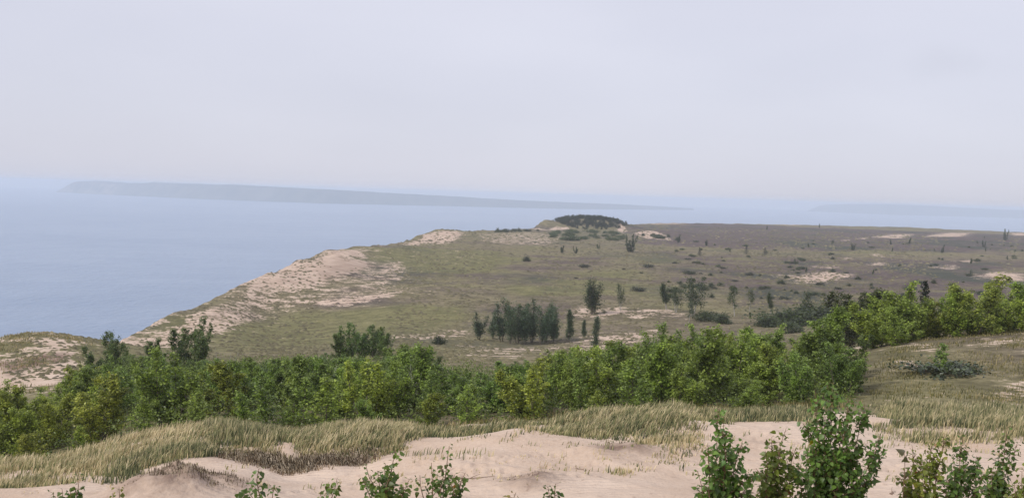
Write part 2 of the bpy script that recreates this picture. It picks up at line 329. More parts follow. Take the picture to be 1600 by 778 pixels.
# ------------------------------------------------------------------ trees: a prototype is (trunk mesh, crown mesh, height)
def make_tree(kind, seed, h, stems=2, wide=.36, nleaf=3500, leaf=.10, t0=.08, lean=.18, r=.045, bark='bark', dens=.16, nbr=22, tip=.6, shape=(.30, .8)):
    rng = np.random.default_rng(seed); lines = []; pts = []
    for s in range(stems):
        a = rng.uniform(0, 6.28); ln = lean * rng.uniform(.4, 1.2) * (0 if stems == 1 else 1)
        hh = h * (1 if s == 0 else rng.uniform(.6, .97))
        st = stem(rng, (math.cos(a) * .05 * stems, math.sin(a) * .05 * stems, -.25), (math.cos(a) * ln, math.sin(a) * ln, 1), hh * 1.02, 8, .06, .05)
        lines.append((st, r * hh / h, r * .12)); nb = int(nbr * rng.uniform(.85, 1.15))
        for k in range(nb):
            t = t0 + (.98 - t0) * (k + rng.uniform(0, 1)) / nb
            prof = math.sin(math.pi * min(1, shape[0] + (1 - shape[0]) * t)) ** shape[1]
            L = h * wide * (prof * .9 + .08) * rng.uniform(.5, 1.3); az = k * 2.4 + rng.uniform(-.6, .6); el = rng.uniform(.35, .95) + .45 * t
            b = along(st, t); br = stem(rng, b, (math.cos(az) * math.cos(el), math.sin(az) * math.cos(el), math.sin(el)), L, 5, .10, .07)
            lines.append((br, max(.008, r * .35 * (1 - t) + .006), .004))
            for q in range(4):
                c = along(br, rng.uniform(.3, 1)) + rng.normal(size=3) * dens * .5; sg = dens * rng.uniform(.5, 1.2) * (h / 4) ** .5
                pts.append((c, sg, 1.0 * L / (h * wide)))
            pts.append((br[-1], dens * .7, .5))
        for t in np.linspace(tip, 1, 6): pts.append((along(st, t) + rng.normal(size=3) * .03, dens * .65 * (1.25 - t * .7), .45))
    wt = np.array([p[2] for p in pts]); wt /= wt.sum(); cnt = rng.multinomial(nleaf, wt)
    P = np.concatenate([p[0] + rng.normal(size=(c, 3)) * [p[1], p[1], p[1] * 1.1] for p, c in zip(pts, cnt) if c])
    tn = np.concatenate([np.clip(rng.uniform(.05, .95) + rng.normal(size=c) * .16, 0, 1) for p, c in zip(pts, cnt) if c])
    P[:, 2] = np.maximum(P[:, 2], .02); V, Fq = leaf_cloud(rng, P, leaf)
    tv, tq = tubes(lines, 5)
    return mesh('trunk', tv, tq, M[bark], smooth=True), mesh('crown', V, Fq, M['leaf'], np.repeat(tn, 4)), float(np.percentile(P[:, 2], 99.6))
def make_conifer(seed, h, n=2600, wide=.26):
    rng = np.random.default_rng(seed); lines = [(stem(rng, (0, 0, -.2), (0, 0, 1), h + .2, 6, .01), .05 * h / 4, .01)]; P = []
    for k in range(60):
        t = .06 + .93 * k / 60; L = h * wide * (1 - t) ** .8 * rng.uniform(.7, 1.15) + .05; az = k * 2.4
        b = np.array([0, 0, t * h]); br = stem(rng, b, (math.cos(az), math.sin(az), .12 - .2 * (1 - t)), L, 4, .05, .05); lines.append((br, .012, .004))
        c = max(6, int(n / 60 * (L / (h * wide) + .3))); tt = rng.uniform(.1, 1, c)
        P += [along(br, x) + rng.normal(size=3) * [.06, .06, .05] * (h / 4) for x in tt]
    P = np.array(P); V, Fq = leaf_cloud(rng, P, .09 * h / 4 + .02)
    tv, tq = tubes(lines, 5)
    return mesh('trunk', tv, tq, M['bark'], smooth=True), mesh('crown', V, Fq, M['needle'], np.repeat(np.clip(.4 + rng.normal(size=len(P)) * .25, 0, 1), 4)), h
def make_bush(seed, w, h, n=1500, leaf=.12, mat='leaf'):
    """low rounded or spreading shrub: one mesh of branches and leaves in two parts"""
    rng = np.random.default_rng(seed); lines = []; P = []; tn = []
    for k in range(26):
        az = rng.uniform(0, 6.28); el = math.acos(rng.uniform(.02, 1)); L = rng.uniform(.55, 1.05)
        e = np.array([math.cos(az) * math.sin(el) * w * .5 * L, math.sin(az) * math.sin(el) * w * .5 * L, math.cos(el) * h * L + .03])
        br = np.array([[0, 0, -.1], e * .5 + rng.normal(size=3) * .03, e]); lines.append((br, .02, .006))
        c = n // 26; P.append(e * rng.uniform(.5, 1.05, (c, 1)) + rng.normal(size=(c, 3)) * [w * .09, w * .09, h * .11]); tn.append(np.clip(rng.uniform(.2, .75) + rng.normal(size=c) * .18, 0, 1))
    P = np.concatenate(P); P[:, 2] = np.abs(P[:, 2]); V, Fq = leaf_cloud(rng, P, leaf); tv, tq = tubes(lines, 4)
    return mesh('stem', tv, tq, M['bark']), mesh('foliage', V, Fq, M[mat], np.repeat(np.concatenate(tn), 4)), h
def plant(name, proto, p, h, rz, col, label, cat, group=None, parts=('trunk', 'crown'), sx=1.0, tilt=None, single=False):
    s = h / proto[2]
    root = bpy.data.objects.new(name, proto[1] if single else None); C.objects.link(root)
    root.location = p; root.rotation_euler = (*(tilt or (0, 0)), rz); root.scale = (s * sx, s * sx, s); root.color = (*col, 1)
    tag(root, label, cat, group)
    if not single:
        a = link(parts[0], proto[0], root); b = link(parts[1], proto[1], root, col=col)
        root.empty_display_size = .2
    return root

# ------------------------------------------------------------------ ground sheet, lake, islands, haze
azs = np.r_[np.linspace(-math.pi, -.62, 60, endpoint=False), np.linspace(-.62, -.5, 16, endpoint=False), np.linspace(-.5, .5, 560, endpoint=False), np.linspace(.5, .62, 16, endpoint=False), np.linspace(.62, math.pi, 60, endpoint=False)]
rs = np.r_[np.exp(np.linspace(math.log(1.0), math.log(24), 60, endpoint=False)), np.exp(np.linspace(math.log(24), math.log(60), 190, endpoint=False)), np.exp(np.linspace(math.log(60), math.log(2300), 430))]
AZ, RR = np.meshgrid(azs, rs, indexing='ij'); GX = np.sin(AZ) * RR; GY = np.cos(AZ) * RR; GZ = ground_z(GX, GY)
sand = np.zeros_like(GX); green = np.full_like(GX, .35); heath = np.full_like(GX, .33); root_shade_m = np.zeros_like(GX)
wa = np.clip(RR * .035, 0, 26) * sstep(48, 70, RR); WX = GX + wa * 1.2 * fbm(GX / (6 + RR * .05), GY / (6 + RR * .09), 70, 4); WY = GY + wa * 2.5 * fbm(GX / (6 + RR * .05), GY / (6 + RR * .09), 80, 4)
def put(arr, poly, v, soft):
    m_ = polymask(WX, WY, poly, soft); arr[:] = arr * (1 - m_) + v * m_
def wob(x, y, a): return x + a * fbm(x / (a * 3), y / (a * 3), 70), y + a * fbm(x / (a * 3), y / (a * 3), 80)
near = (1 - sstep(43, 48, RR)); sand += near * .98
# right hillside of thin dry grass, and sandy ground below the thicket
put(sand, gpoly((1330, 46), (1900, 43), (1900, 110), (1400, 105), (1340, 70)), .2, 3); put(green, gpoly((1330, 46), (1900, 43), (1900, 110), (1400, 105), (1340, 70)), .45, 3)
for q, v in ((((1395, 552), (1440, 535), (1475, 540), (1450, 555), (1420, 568)), .46), (((1540, 520), (1590, 515), (1590, 535), (1545, 540)), .4), (((1540, 605), (1600, 585), (1640, 610), (1600, 630), (1550, 625)), .5), (((1330, 535), (1380, 535), (1375, 560), (1340, 560)), .42)):
    put(sand, wpoly(*q), v, 1.2)
# dune by the edge with its blowout
put(sand, gpoly((-400, 85), (120, 85), (170, 112), (160, 165), (-400, 165)), .42, 6); put(green, gpoly((-400, 95), (170, 120), (170, 165), (-400, 165)), .75, 6)
put(sand, wpoly((-30, 575), (60, 562), (100, 560), (118, 575), (105, 598), (0, 608), (-40, 605)), .98, 1.5)
put(sand, wpoly((20, 530), (90, 528), (120, 545), (60, 545)), .74, 2)
put(root_shade_m, wpoly((-30, 572), (55, 553), (112, 551), (122, 566), (65, 574), (0, 590)), 1.0, 2); put(sand, wpoly((-30, 572), (55, 553), (112, 551), (122, 566), (65, 574), (0, 590)), 1.1, 2)  # shade under the bank's overhang, painted into the sand colour; no scarp is modelled
# the bluff top
rim = np.exp(-(segdist(GX, GY, edge) / 26) ** 2) * inpoly(GX, GY, land) * sstep(170, 200, RR) * (1 - sstep(560, 640, RR)); sand += rim * .30
ed = segdist(GX, GY, edge); wn_ = fbm(GX / 9, GY / 16, 35, 4); band = (1 - sstep(10, 19, ed + 9 * wn_)) * inpoly(GX, GY, land) * sstep(160, 185, RR) * (1 - sstep(440, 520, RR))
sand = sand * (1 - band) + band * (.84 + .32 * wn_)
def wp(arr, v, soft, *pts): put(arr, wpoly(*pts), v, soft)
wp(sand, .48, 8, (225, 530), (265, 508), (320, 482), (405, 445), (475, 418), (520, 440), (430, 470), (385, 490), (335, 510), (270, 522))
wp(sand, 1.1, 7, (385, 446), (440, 424), (475, 412), (545, 404), (560, 410), (520, 428), (470, 447), (425, 458))
wp(sand, .43, 22, (450, 455), (560, 425), (640, 440), (665, 455), (580, 470), (450, 480), (400, 490))
wp(sand, .66, 5, (440, 478), (560, 462), (640, 452), (620, 460), (540, 474), (430, 484))
wp(sand, .48, 8, (545, 408), (600, 402), (650, 418), (640, 440), (560, 432))
wp(sand, .9, 10, (622, 381), (655, 369), (680, 362), (735, 364), (710, 374), (680, 382), (640, 384))
wp(sand, .44, 15, (740, 366), (840, 362), (880, 372), (860, 385), (760, 380))
wp(root_shade_m, .4, 6, (462, 436), (500, 416), (540, 405), (565, 408), (545, 424), (500, 440))
wp(green, 1.0, 12, (560, 390), (650, 386), (790, 395), (820, 408), (700, 428), (640, 420), (580, 405))
wp(sand, .2, 12, (600, 392), (700, 390), (790, 397), (760, 410), (680, 420), (620, 408)); wp(heath, 0, 12, (560, 390), (650, 386), (790, 395), (820, 408), (700, 428), (580, 405))
wp(green, .85, 10, (300, 520), (380, 498), (480, 488), (720, 476), (740, 500), (640, 515), (480, 545), (340, 550)); wp(heath, .05, 10, (300, 520), (380, 498), (480, 488), (720, 476), (740, 500), (640, 515), (480, 545), (340, 550))
wp(green, .7, 20, (840, 430), (1000, 425), (1020, 470), (820, 462))
wp(sand, .52, 5, (600, 528), (700, 516), (745, 515), (760, 528), (690, 534), (620, 536)); wp(sand, .45, 5, (700, 540), (800, 545), (880, 540), (860, 556), (720, 560))
wp(sand, .52, 6, (860, 538), (900, 525), (1005, 515), (1000, 530), (900, 552)); wp(sand, .75, 3, (960, 528), (995, 518), (990, 532), (965, 538))
wp(sand, .50, 7, (890, 500), (930, 482), (1030, 484), (1060, 492), (1000, 500))
# far plain
wp(heath, .95, 40, (980, 354), (1100, 350), (1600, 368), (1590, 392), (1300, 392), (1080, 385)); wp(green, .1, 40, (980, 354), (1100, 350), (1600, 368), (1590, 385), (1300, 384), (1080, 378))
wp(heath, .62, 25, (1060, 400), (1600, 410), (1600, 470), (1200, 480), (1050, 430)); wp(heath, .55, 40, (640, 425), (900, 405), (930, 420), (820, 445), (700, 450))
for q in (((1235, 432), (1290, 426), (1350, 431), (1340, 440), (1270, 444)), ((1525, 428), (1570, 424), (1620, 432), (1610, 440), (1550, 436)), ((1382, 373), (1405, 366), (1440, 366), (1425, 373)), ((1462, 371), (1480, 365), (1516, 364), (1510, 370)),
          ((1295, 377), (1330, 375), (1330, 378)), ((1350, 375), (1376, 372), (1378, 375)), ((1296, 403), (1322, 402), (1322, 406)), ((1385, 401), (1418, 399), (1416, 404)), ((1368, 414), (1404, 411), (1402, 417)), ((1462, 416), (1485, 410), (1484, 419)),
          ((1500, 407), (1530, 406), (1528, 410)), ((1268, 418), (1290, 416), (1310, 420), (1280, 422)), ((1570, 364), (1600, 364), (1600, 368), (1575, 368))):
    wp(sand, .80, 12, *q)
wp(sand, .9, 8, (1000, 366), (1038, 363), (1060, 371), (1076, 380), (1050, 377), (1020, 374)); wp(sand, .8, 6, (962, 362), (972, 352), (988, 362), (975, 368)); wp(sand, .95, 4, (836, 358), (846, 348), (862, 349), (868, 358))
root_shade_m = np.maximum(root_shade_m, .5 * np.exp(-(((GX - MOUND[1][0]) / 9) ** 2 + ((GY - MOUND[1][1]) / 14) ** 2)))
put(sand, np.array([(MOUND[0][0] + 41 * math.cos(a), MOUND[0][1] + 36 * math.sin(a)) for a in np.linspace(0, 6.28, 24)]), 0, 4)
wp(sand, .55, 10, (985, 350), (1100, 347.5), (1240, 352), (1100, 350), (1000, 352))
# grass mats and roots in the blowout
for px, Y, r_, v in ((420, 34.9, 3.1, .6), (560, 35.2, 1.5, .45), (330, 34.6, 1.8, .5)):
    c = unproj(px, 500, Y); root_shade_m = np.maximum(root_shade_m, v * np.exp(-(((GX - c[0]) / r_) ** 2 + ((GY - c[1]) / .75) ** 2)))
for hx, hy, hr, hh in HUM: root_shade_m = np.maximum(root_shade_m, .95 * np.exp(-((GX - hx - .3) ** 2 + (GY - hy) ** 2) / (hr * 1.1) ** 2) * (hh > .3))
sand *= inpoly(GX, GY, land) * .35 + .65
na, nr = AZ.shape; i = np.arange(na)[:, None]; j = np.arange(nr - 1)[None]; i2 = (i + 1) % na
def trail(pts, step=.38, r_=.11, dep=.055):
    P = np.array([hit(px, py)[:2] for px, py in pts]); d = np.r_[0, np.cumsum(np.linalg.norm(np.diff(P, axis=0), axis=1))]; rg = np.random.default_rng(len(pts))
    for q, t in enumerate(np.arange(0, d[-1], step)):
        c = np.array([np.interp(t, d, P[:, 0]), np.interp(t, d, P[:, 1])]) + rg.normal(size=2) * .04 + [.0, .12 * (q % 2)]; m_ = (np.abs(GX - c[0]) < .5) & (np.abs(GY - c[1]) < .5)
        e = np.hypot(GX[m_] - c[0], (GY[m_] - c[1]) * .8) / (r_ * rg.uniform(.8, 1.5)); GZ[m_] += dep * (-np.exp(-e ** 2) + .45 * np.exp(-(e - 1.5) ** 2 * 3))
for pts in (((660, 722), (760, 716), (860, 712), (950, 702), (1010, 690)), ((690, 745), (800, 738), (880, 742), (960, 748)), ((560, 762), (640, 752), (720, 735), (800, 722)), ((820, 742), (850, 730), (930, 724)), ((1150, 690), (1200, 678), (1250, 668)), ((1390, 742), (1420, 715), (1440, 700)), ((1400, 765), (1480, 735), (1560, 716)), ((450, 770), (520, 758), (600, 750), (690, 748))): trail(pts)
quads = np.stack([i * nr + j, i * nr + j + 1, i2 * nr + j + 1, i2 * nr + j], -1).reshape(-1, 4)
V = np.stack([GX, GY, GZ], -1).reshape(-1, 3); V = np.vstack([V, [0, 0, -1.75]]); cap = np.stack([np.full(na, len(V) - 1), np.arange(na) * nr, (np.arange(na) + 1) % na * nr], -1)
ap = lambda a: np.r_[a.ravel(), a.ravel()[0]]
cov = np.stack([ap(sand), ap(green), ap(heath), np.ones(len(V))], 1)
lip = np.exp(-((segdist(GX, GY, edge) - 2) / 4) ** 2) * inpoly(GX, GY, land) * sstep(170, 200, RR) * (fbm(GX / 18, GY / 18, 33, 3) > -.15); sand -= lip * .3; cov[:, 0] = ap(sand)
g_ob = link('ground', mesh('ground', V, [quads, cap], M['ground'], smooth=True, attrs={'cover': cov, 'far': ap(sstep(60, 260, RR)), 'root': ap(root_shade_m)}))
tag(g_ob, 'sandy dune land with heath plain running to the high bluff above the lake', 'ground', kind='structure')
def disc(r, rings, seg):
    a = np.arange(seg) * 2 * math.pi / seg; V = [[0, 0, 0]]; 
    for q in rings: V += [[math.sin(t) * q, math.cos(t) * q, 0] for t in a]
    T = [[0, 1 + (k + 1) % seg, 1 + k] for k in range(seg)]; Q = []
    for m_ in range(len(rings) - 1):
        b = 1 + m_ * seg; Q += [[b + k, b + (k + 1) % seg, b + seg + (k + 1) % seg, b + seg + k] for k in range(seg)]
    return np.array(V, float), [np.array(T), np.array(Q)]
V, Fq = disc(0, [100, 400, 1200, 3000, 7000, 16000], 180)
tag(link('lake', mesh('lake', V, Fq, M['water']), loc=(0, 0, LAKE)), 'pale blue lake spreading to the hazy horizon', 'lake', kind='structure')
def island(top, front, depth, seed, bluff, label, bare=lambda p: 0):
    pxs = np.linspace(top[0][0], top[-1][0], 260); ty = np.interp(pxs, [t[0] for t in top], [t[1] for t in top]); Yf = np.interp(pxs, [t[0] for t in front], [t[1] for t in front])
    ts = np.r_[0, .02, .05, .09, .13, .18, .25, .4, .6, .8, .95, 1.0]; V = []; B = []
    for k, px in enumerate(pxs):
        Yt = Yf[k] + depth * bluff * 1.2; zt = max(2.0, unproj(px, ty[k], Yt)[2] - LAKE); taper = min(1, 12 * k / 259 + .03, 8 * (259 - k) / 259 + .03)
        for t in ts:
            Y = Yf[k] + depth * taper * t; x = unproj(px, 300, Yf[k])[0] * (1 + .25 * (Y / Yf[k] - 1)); u = t * taper
            prof = float(sstep(0, bluff, t)) if t < .5 else float(1 - sstep(.55, 1, t))
            z = -1.5 + (zt + 1.5) * prof; z += prof * 5 * float(fbm(x / 60, Y / 200, seed, 3)) * min(1, zt / 40); V.append((x, Y, z)); B.append(bare(px) * (1 if t < .12 else 0))
    m_ = len(ts); i = np.arange(259)[:, None]; j = np.arange(m_ - 1)[None]; Q = np.stack([i * m_ + j, (i + 1) * m_ + j, (i + 1) * m_ + j + 1, i * m_ + j + 1], -1).reshape(-1, 4)
    tag(link('island', mesh('island', np.array(V), Q, M['island'], attrs={'bare': np.array(B, float)}), loc=(0, 0, LAKE)), label, 'island', kind='structure')
island([(88, 299), (97, 293), (106, 287), (115, 283.5), (140, 282.5), (152, 284), (165, 285.5), (200, 286), (225, 284.5), (240, 285.5), (290, 287), (300, 288.5), (340, 288), (400, 291), (440, 293.5), (500, 296), (600, 302), (700, 307), (800, 313), (900, 317.5), (1000, 321), (1085, 325.5)],
       [(88, 10000), (150, 9200), (300, 8100), (500, 7600), (900, 8600), (1085, 10500)], 2200, 3, .12, 'long wooded island with a steep bluff end, blue with haze', lambda p: .6 if p < 175 else (.2 if p < 420 else .1))
island([(1265, 329), (1290, 325), (1320, 321), (1370, 319.2), (1430, 320), (1480, 322.5), (1540, 326), (1600, 329), (1720, 331), (1850, 338)],
       [(1265, 13000), (1400, 11800), (1850, 12500)], 1800, 9, .2, 'fainter low island nearly lost in the haze beyond the plain', lambda p: .1)
hz = N('haze_air'); vol = hz.n('ShaderNodeVolumePrincipled', {'Color': c4(.835, .905, 1.0), 'Density': 1.75e-4, 'Anisotropy': .0})
hz.out(vol.outputs[0], 'Volume')
x0, x1, y0, y1, z0, z1 = -17000, 17000, -17000, 17000, LAKE - 4, 14
bv = [(x, y, z) for x in (x0, x1) for y in (y0, y1) for z in (z0, z1)]
tag(link('haze', mesh('haze', np.array(bv), np.array([[0, 1, 3, 2], [4, 6, 7, 5], [0, 4, 5, 1], [2, 3, 7, 6], [0, 2, 6, 4], [1, 5, 7, 3]]), hz.m)), 'thin pale summer haze over lake and dunes', 'haze', kind='stuff')

# ------------------------------------------------------------------ prototypes
rnd = random.Random(7)
COT = [make_tree('c', 10 + k, 4.0, stems=[4, 5, 3, 6, 4, 5, 3, 6][k], wide=[.19, .17, .22, .17, .20, .18, .24, .16][k], nleaf=6000, leaf=.105, nbr=[17, 15, 18, 13][k % 4], r=.04, lean=[.26, .32, .22, .36][k % 4], t0=.03, dens=.10, shape=(.36, .75), tip=.55) for k in range(8)]
DEAD = make_tree('d', 201, 4.0, stems=4, wide=.2, nleaf=90, leaf=.09, nbr=16, r=.035, lean=.3, t0=.1, bark='pale')
GROVE = [make_tree('v', 70 + k, 9.0, stems=[3, 4, 3, 5][k], wide=[.24, .2, .26, .19][k], nleaf=3600, leaf=.25, t0=.14, lean=.24, r=.12, dens=.30, nbr=17, shape=(.30, .6), tip=.5) for k in range(4)]
ROUND = [make_tree('r', 30 + k, 4.0, stems=[2, 3, 1, 4, 2, 3, 4, 2][k], wide=[.34, .30, .44, .27, .38, .33, .29, .40][k], nleaf=6800, leaf=.105, nbr=[22, 17, 32, 14, 20, 18, 13, 24][k], r=.045, lean=[.3, .36, .2, .42, .26, .4, .34, .3][k], t0=.02, dens=.115, tip=.5, shape=(.34, .7)) for k in range(8)]
SPIRE = [make_tree('s', 40 + k, 3.0, stems=1, wide=.26, nleaf=1500, leaf=.10, nbr=24, r=.03, dens=.11, t0=.03, shape=(.42, .8)) for k in range(3)]
TALL = [make_tree('t', 60 + k, 9.0, stems=[1, 2, 1, 3][k], wide=[.20, .22, .17, .26][k], nleaf=3400, leaf=.27, t0=.08, lean=.14, r=.13, dens=.30, nbr=[26, 20, 22, 15][k], shape=(.22, .6)) for k in range(4)]
OPEN = [make_tree('o', 80 + k, 8.0, stems=[2, 3, 1][k], wide=.26, nleaf=[1900, 1700, 900][k], leaf=.27, t0=.26, lean=.3, r=.13, bark='pale', dens=.32, nbr=[14, 11, 14][k], tip=.8, shape=(.15, .7)) for k in range(3)]
CONI = [make_conifer(90, 4.0), make_conifer(91, 4.0, 1800, .34)]
BUSH = [make_bush(95, 2.0, 1.3, 1300, .12), make_bush(96, 3.0, 1.0, 1300, .14), make_bush(97, 2.4, 1.6, 1300, .13)]
JUN = [make_bush(98, 4.0, .75, 900, .16, 'needle'), make_bush(99, 3.0, .6, 800, .14, 'needle')]
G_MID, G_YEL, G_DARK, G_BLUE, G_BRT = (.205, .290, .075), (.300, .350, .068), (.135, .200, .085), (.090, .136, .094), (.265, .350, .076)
def vary(c, a=.16): k = rnd.uniform(1 - a, 1 + a); return tuple(k * x * rnd.uniform(.94, 1.06) for x in c)

# ------------------------------------------------------------------ the thicket behind the ridge
FB = [(-160, 46, 90), (0, 45, 60), (100, 46, 62), (130, 46, 95), (200, 47, 112), (300, 48, 115), (450, 47, 112), (600, 46, 110), (700, 46, 102), (800, 46, 84), (950, 45.5, 76), (1100, 47, 76), (1200, 48, 72), (1300, 50, 66), (1355, 52, 58)]
TOPL = [(-160, 612), (0, 610), (60, 606), (105, 590), (122, 575), (150, 562), (190, 552), (230, 552), (262, 556), (300, 562), (350, 562), (400, 566), (440, 560), (480, 562), (520, 553), (560, 560), (600, 556), (630, 545), (655, 540), (680, 562), (720, 575), (760, 583), (790, 570), (830, 565), (850, 550), (880, 546), (920, 546), (960, 540), (985, 526), (1020, 516), (1060, 521), (1090, 520), (1120, 511), (1150, 507), (1190, 510), (1230, 528), (1255, 512), (1280, 495), (1300, 490), (1320, 508), (1345, 555), (1360, 580)]
tx = [p[0] for p in FB]; cand = []; placed = []
for _ in range(9000):
    px = rnd.uniform(-150, 1355); f0 = np.interp(px, tx, [p[1] for p in FB]); b0 = np.interp(px, tx, [p[2] for p in FB]); u = rnd.random(); Y = f0 + (b0 - f0) * u
    x = unproj(px, 500, Y)[0]; sp = 1.75 + (Y - 45) * .028
    if all((x - a) ** 2 + (Y - b) ** 2 > sp * sp for a, b, _p in placed): placed.append((x, Y, px))
X = np.array([p[0] for p in placed]); YY = np.array([p[1] for p in placed]); Z = ground_z(X, YY)
thick = []
for (x, y, px), z in zip(placed, Z):
    f0 = np.interp(px, tx, [p[1] for p in FB]); b0 = np.interp(px, tx, [p[2] for p in FB]); u = (y - f0) / (b0 - f0)
    top = np.interp(px, [t[0] for t in TOPL], [t[1] for t in TOPL]); hmax = unproj(px, top, y)[2] - z
    h = min(rnd.uniform(2.3, 4.8) + 1.0 * (y > 75), hmax * (rnd.uniform(.74, 1.0) if rnd.random() < .7 else rnd.uniform(.98, 1.14)))
    if y < f0 + 2.5: h = min(h, rnd.uniform(1.2, 2.9))
    if h > 1.0: thick.append((x, y, z, px, u, h))
ZONES = [(60, 'below the dark blowout of the sandy dune', 0), (130, 'beside the foot of the blowout', 0), (215, 'under dark trees standing against the lake', 1), (330, 'below the broad dark tree', 1), (430, 'facing the greener knot of grass', 1),
         (520, 'behind the crest over the brown hanging grass', 1), (640, 'below the raised clump of cottonwoods', 2), (740, 'below the small round nearly black shrub', 2), (850, 'straight below the dark grove on the plain', 2),
         (1010, 'below the bare sand patch by the grove', 3), (1130, 'behind the highest knot of grass', 3), (1240, 'behind the blue green strip of grass', 3), (9999, 'next to the dry grass slope', 4)]
TINT = ['yellowish', 'green', 'dull green', 'bright green', 'dark green']
for k, (x, y, z, px, u, h) in enumerate(thick):
    zone = next(q for q in ZONES if px < q[0]); zi = zone[2]; row = 'front' if u < .3 else ('middle' if u < .65 else 'back')
    lab = '%s young cottonwood, %s row, %s' % (TINT[zi], row, zone[1]); grp = 'thicket %s row %s' % (row, zone[1])
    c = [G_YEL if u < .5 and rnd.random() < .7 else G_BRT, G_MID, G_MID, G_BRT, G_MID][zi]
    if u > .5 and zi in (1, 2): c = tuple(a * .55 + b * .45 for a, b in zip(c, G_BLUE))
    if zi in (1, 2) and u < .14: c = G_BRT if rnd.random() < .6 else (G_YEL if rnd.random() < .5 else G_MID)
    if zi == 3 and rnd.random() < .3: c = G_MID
    small = u < .13 and h < 2.8 and rnd.random() < .8
    rd = rnd.random() < .78
    pr = rnd.choice(SPIRE if small else ROUND if rd else COT)
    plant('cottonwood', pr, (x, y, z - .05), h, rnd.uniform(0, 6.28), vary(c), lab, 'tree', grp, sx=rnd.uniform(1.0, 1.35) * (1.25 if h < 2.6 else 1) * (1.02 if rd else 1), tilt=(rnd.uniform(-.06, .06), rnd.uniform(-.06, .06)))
N_TH = len(thick)
for px, Y, h, lab in ((512, 62, 2.6, 'among dull leaves below the raised clump'), (640, 55, 2.4, 'below the small round black shrub'), (350, 70, 2.8, 'below the broad dark tree'), (940, 60, 3.0, 'before the bare sand patch by the grove'), (1120, 58, 3.2, 'among bright trees behind the highest grass'), (1010, 66, 3.2, 'at the back of the bright thicket')):
    x = unproj(px, 500, Y)[0]; plant('dead_sapling', DEAD, (x, Y, float(ground_z(x, Y)) - .05), h, px, (.16, .15, .08), 'bare grey stems of a dead sapling ' + lab, 'dead tree', sx=1.1)

# ------------------------------------------------------------------ trees one by one: base pixel, top pixel
def at_tree(px, base, top, proto, col, label, cat='tree', group=None, name='cottonwood', sx=1.0, tilt=None, rz=None, single=False, Y=None, parts=('trunk', 'crown')):
    p = hit(px, base) if Y is None else np.array([*unproj(px, 500, Y)[:2], float(ground_z(unproj(px, 500, Y)[0], Y))])
    h = unproj(px, top, p[1])[2] - p[2]
    return plant(name, proto, p - [0, 0, .05], max(h, .4), rnd.uniform(0, 6.28) if rz is None else rz, vary(col, .08), label, cat, group, parts, sx, tilt, single)
# tall ones that stand out of the thicket
at_tree(304, 0, 499, ROUND[3], G_DARK, 'broad dark green cottonwood rising above the thicket against the grassy bluff top', Y=106, sx=.95)
at_tree(286, 0, 512, ROUND[4], G_DARK, 'slim dark cottonwood shoulder to shoulder with the broad dark one', Y=107)
at_tree(184, 0, 516, ROUND[5], G_DARK, 'tall dark cottonwood whose tip stands against the lake', Y=98, sx=.85)
at_tree(160, 0, 532, ROUND[1], G_DARK, 'dark bushy cottonwood next to the sandy dune with the blowout', Y=95, sx=1.0)
at_tree(236, 0, 528, ROUND[0], G_DARK, 'narrow dark cottonwood standing before the sandy foot of the bluff', Y=104)
for k, (px, top) in enumerate(((528, 520), (546, 502), (566, 508), (584, 506), (604, 518))):
    at_tree(px, 0, top, ROUND[(k * 3) % 8], (.135, .205, .07), 'tall green cottonwood in the raised clump on the open grass behind the thicket', group='raised clump of cottonwoods on the grass', Y=118 + (k % 2) * 4, sx=1.05)
at_tree(1290, 0, 478, ROUND[2], G_MID, 'tallest green cottonwood where the thicket meets the dry grass slope', Y=60, sx=1.1)
at_tree(1325, 0, 520, ROUND[1], (.105, .15, .045), 'wide low cottonwood nearest the dry grass slope', Y=54, sx=1.15)
# stand on the slope to the right
for k, (px, base, top) in enumerate(((1375, 530, 462), (1395, 538, 442), (1412, 532, 458), (1432, 525, 468), (1462, 528, 470), (1480, 532, 462), (1505, 536, 458), (1522, 528, 446), (1538, 520, 432), (1556, 525, 452), (1575, 520, 445), (1595, 520, 440), (1615, 518, 448), (1490, 540, 485), (1405, 545, 480), (1530, 540, 490), (1570, 535, 480), (1635, 515, 440), (1450, 522, 462))):
    at_tree(px, base, top, ROUND[(k * 5 + 1) % 8], G_BRT if k % 4 else G_YEL, ('yellowish' if k % 4 == 0 else 'light green') + ' cottonwood ' + ('near the dark spruce in' if 1425 < px < 1470 else 'above the juniper mat in' if px < 1545 and px > 1425 else 'nearest the thicket in' if px < 1425 else 'at the far end of') + ' the stand on the dry slope', group=('yellowish' if k % 4 == 0 else 'light green') + (' near the spruce' if 1425 < px < 1470 else ' above the juniper' if px < 1545 and px > 1425 else ' nearest the thicket' if px < 1425 else ' at the far end') + ' of the slope stand', Y=78 + (k * 7) % 12 - (5 if base > 535 else 0), sx=1.45)
for k, (px, top) in enumerate(((1318, 470), (1340, 458), (1362, 452), (1382, 450), (1350, 480))):
    at_tree(px, 0, top, ROUND[(k * 3 + 2) % 8], (.07, .08, .038), 'dark shrubby cottonwood between the bright stand and the thicket', group='dark cottonwoods behind the slope', Y=98 + k * 3, sx=1.5)
at_tree(1443, 0, 436, CONI[0], (.012, .022, .012), 'nearly black spruce rising among the light green cottonwoods on the slope', name='spruce', Y=92)
at_tree(1468, 583, 535, SPIRE[1], G_MID, 'small open sapling standing over the blue green juniper mat', name='sapling', sx=1.6)
at_tree(1470, 583, 562, JUN[0], (.06, .085, .045), 'blue green spreading juniper mat on the dry grass slope', 'shrub', name='juniper', sx=1.35, parts=('stem', 'foliage'))
at_tree(1500, 580, 566, JUN[1], (.065, .09, .045), 'flatter juniper mat touching the larger one on the slope', 'shrub', name='juniper', sx=1.6, parts=('stem', 'foliage'))
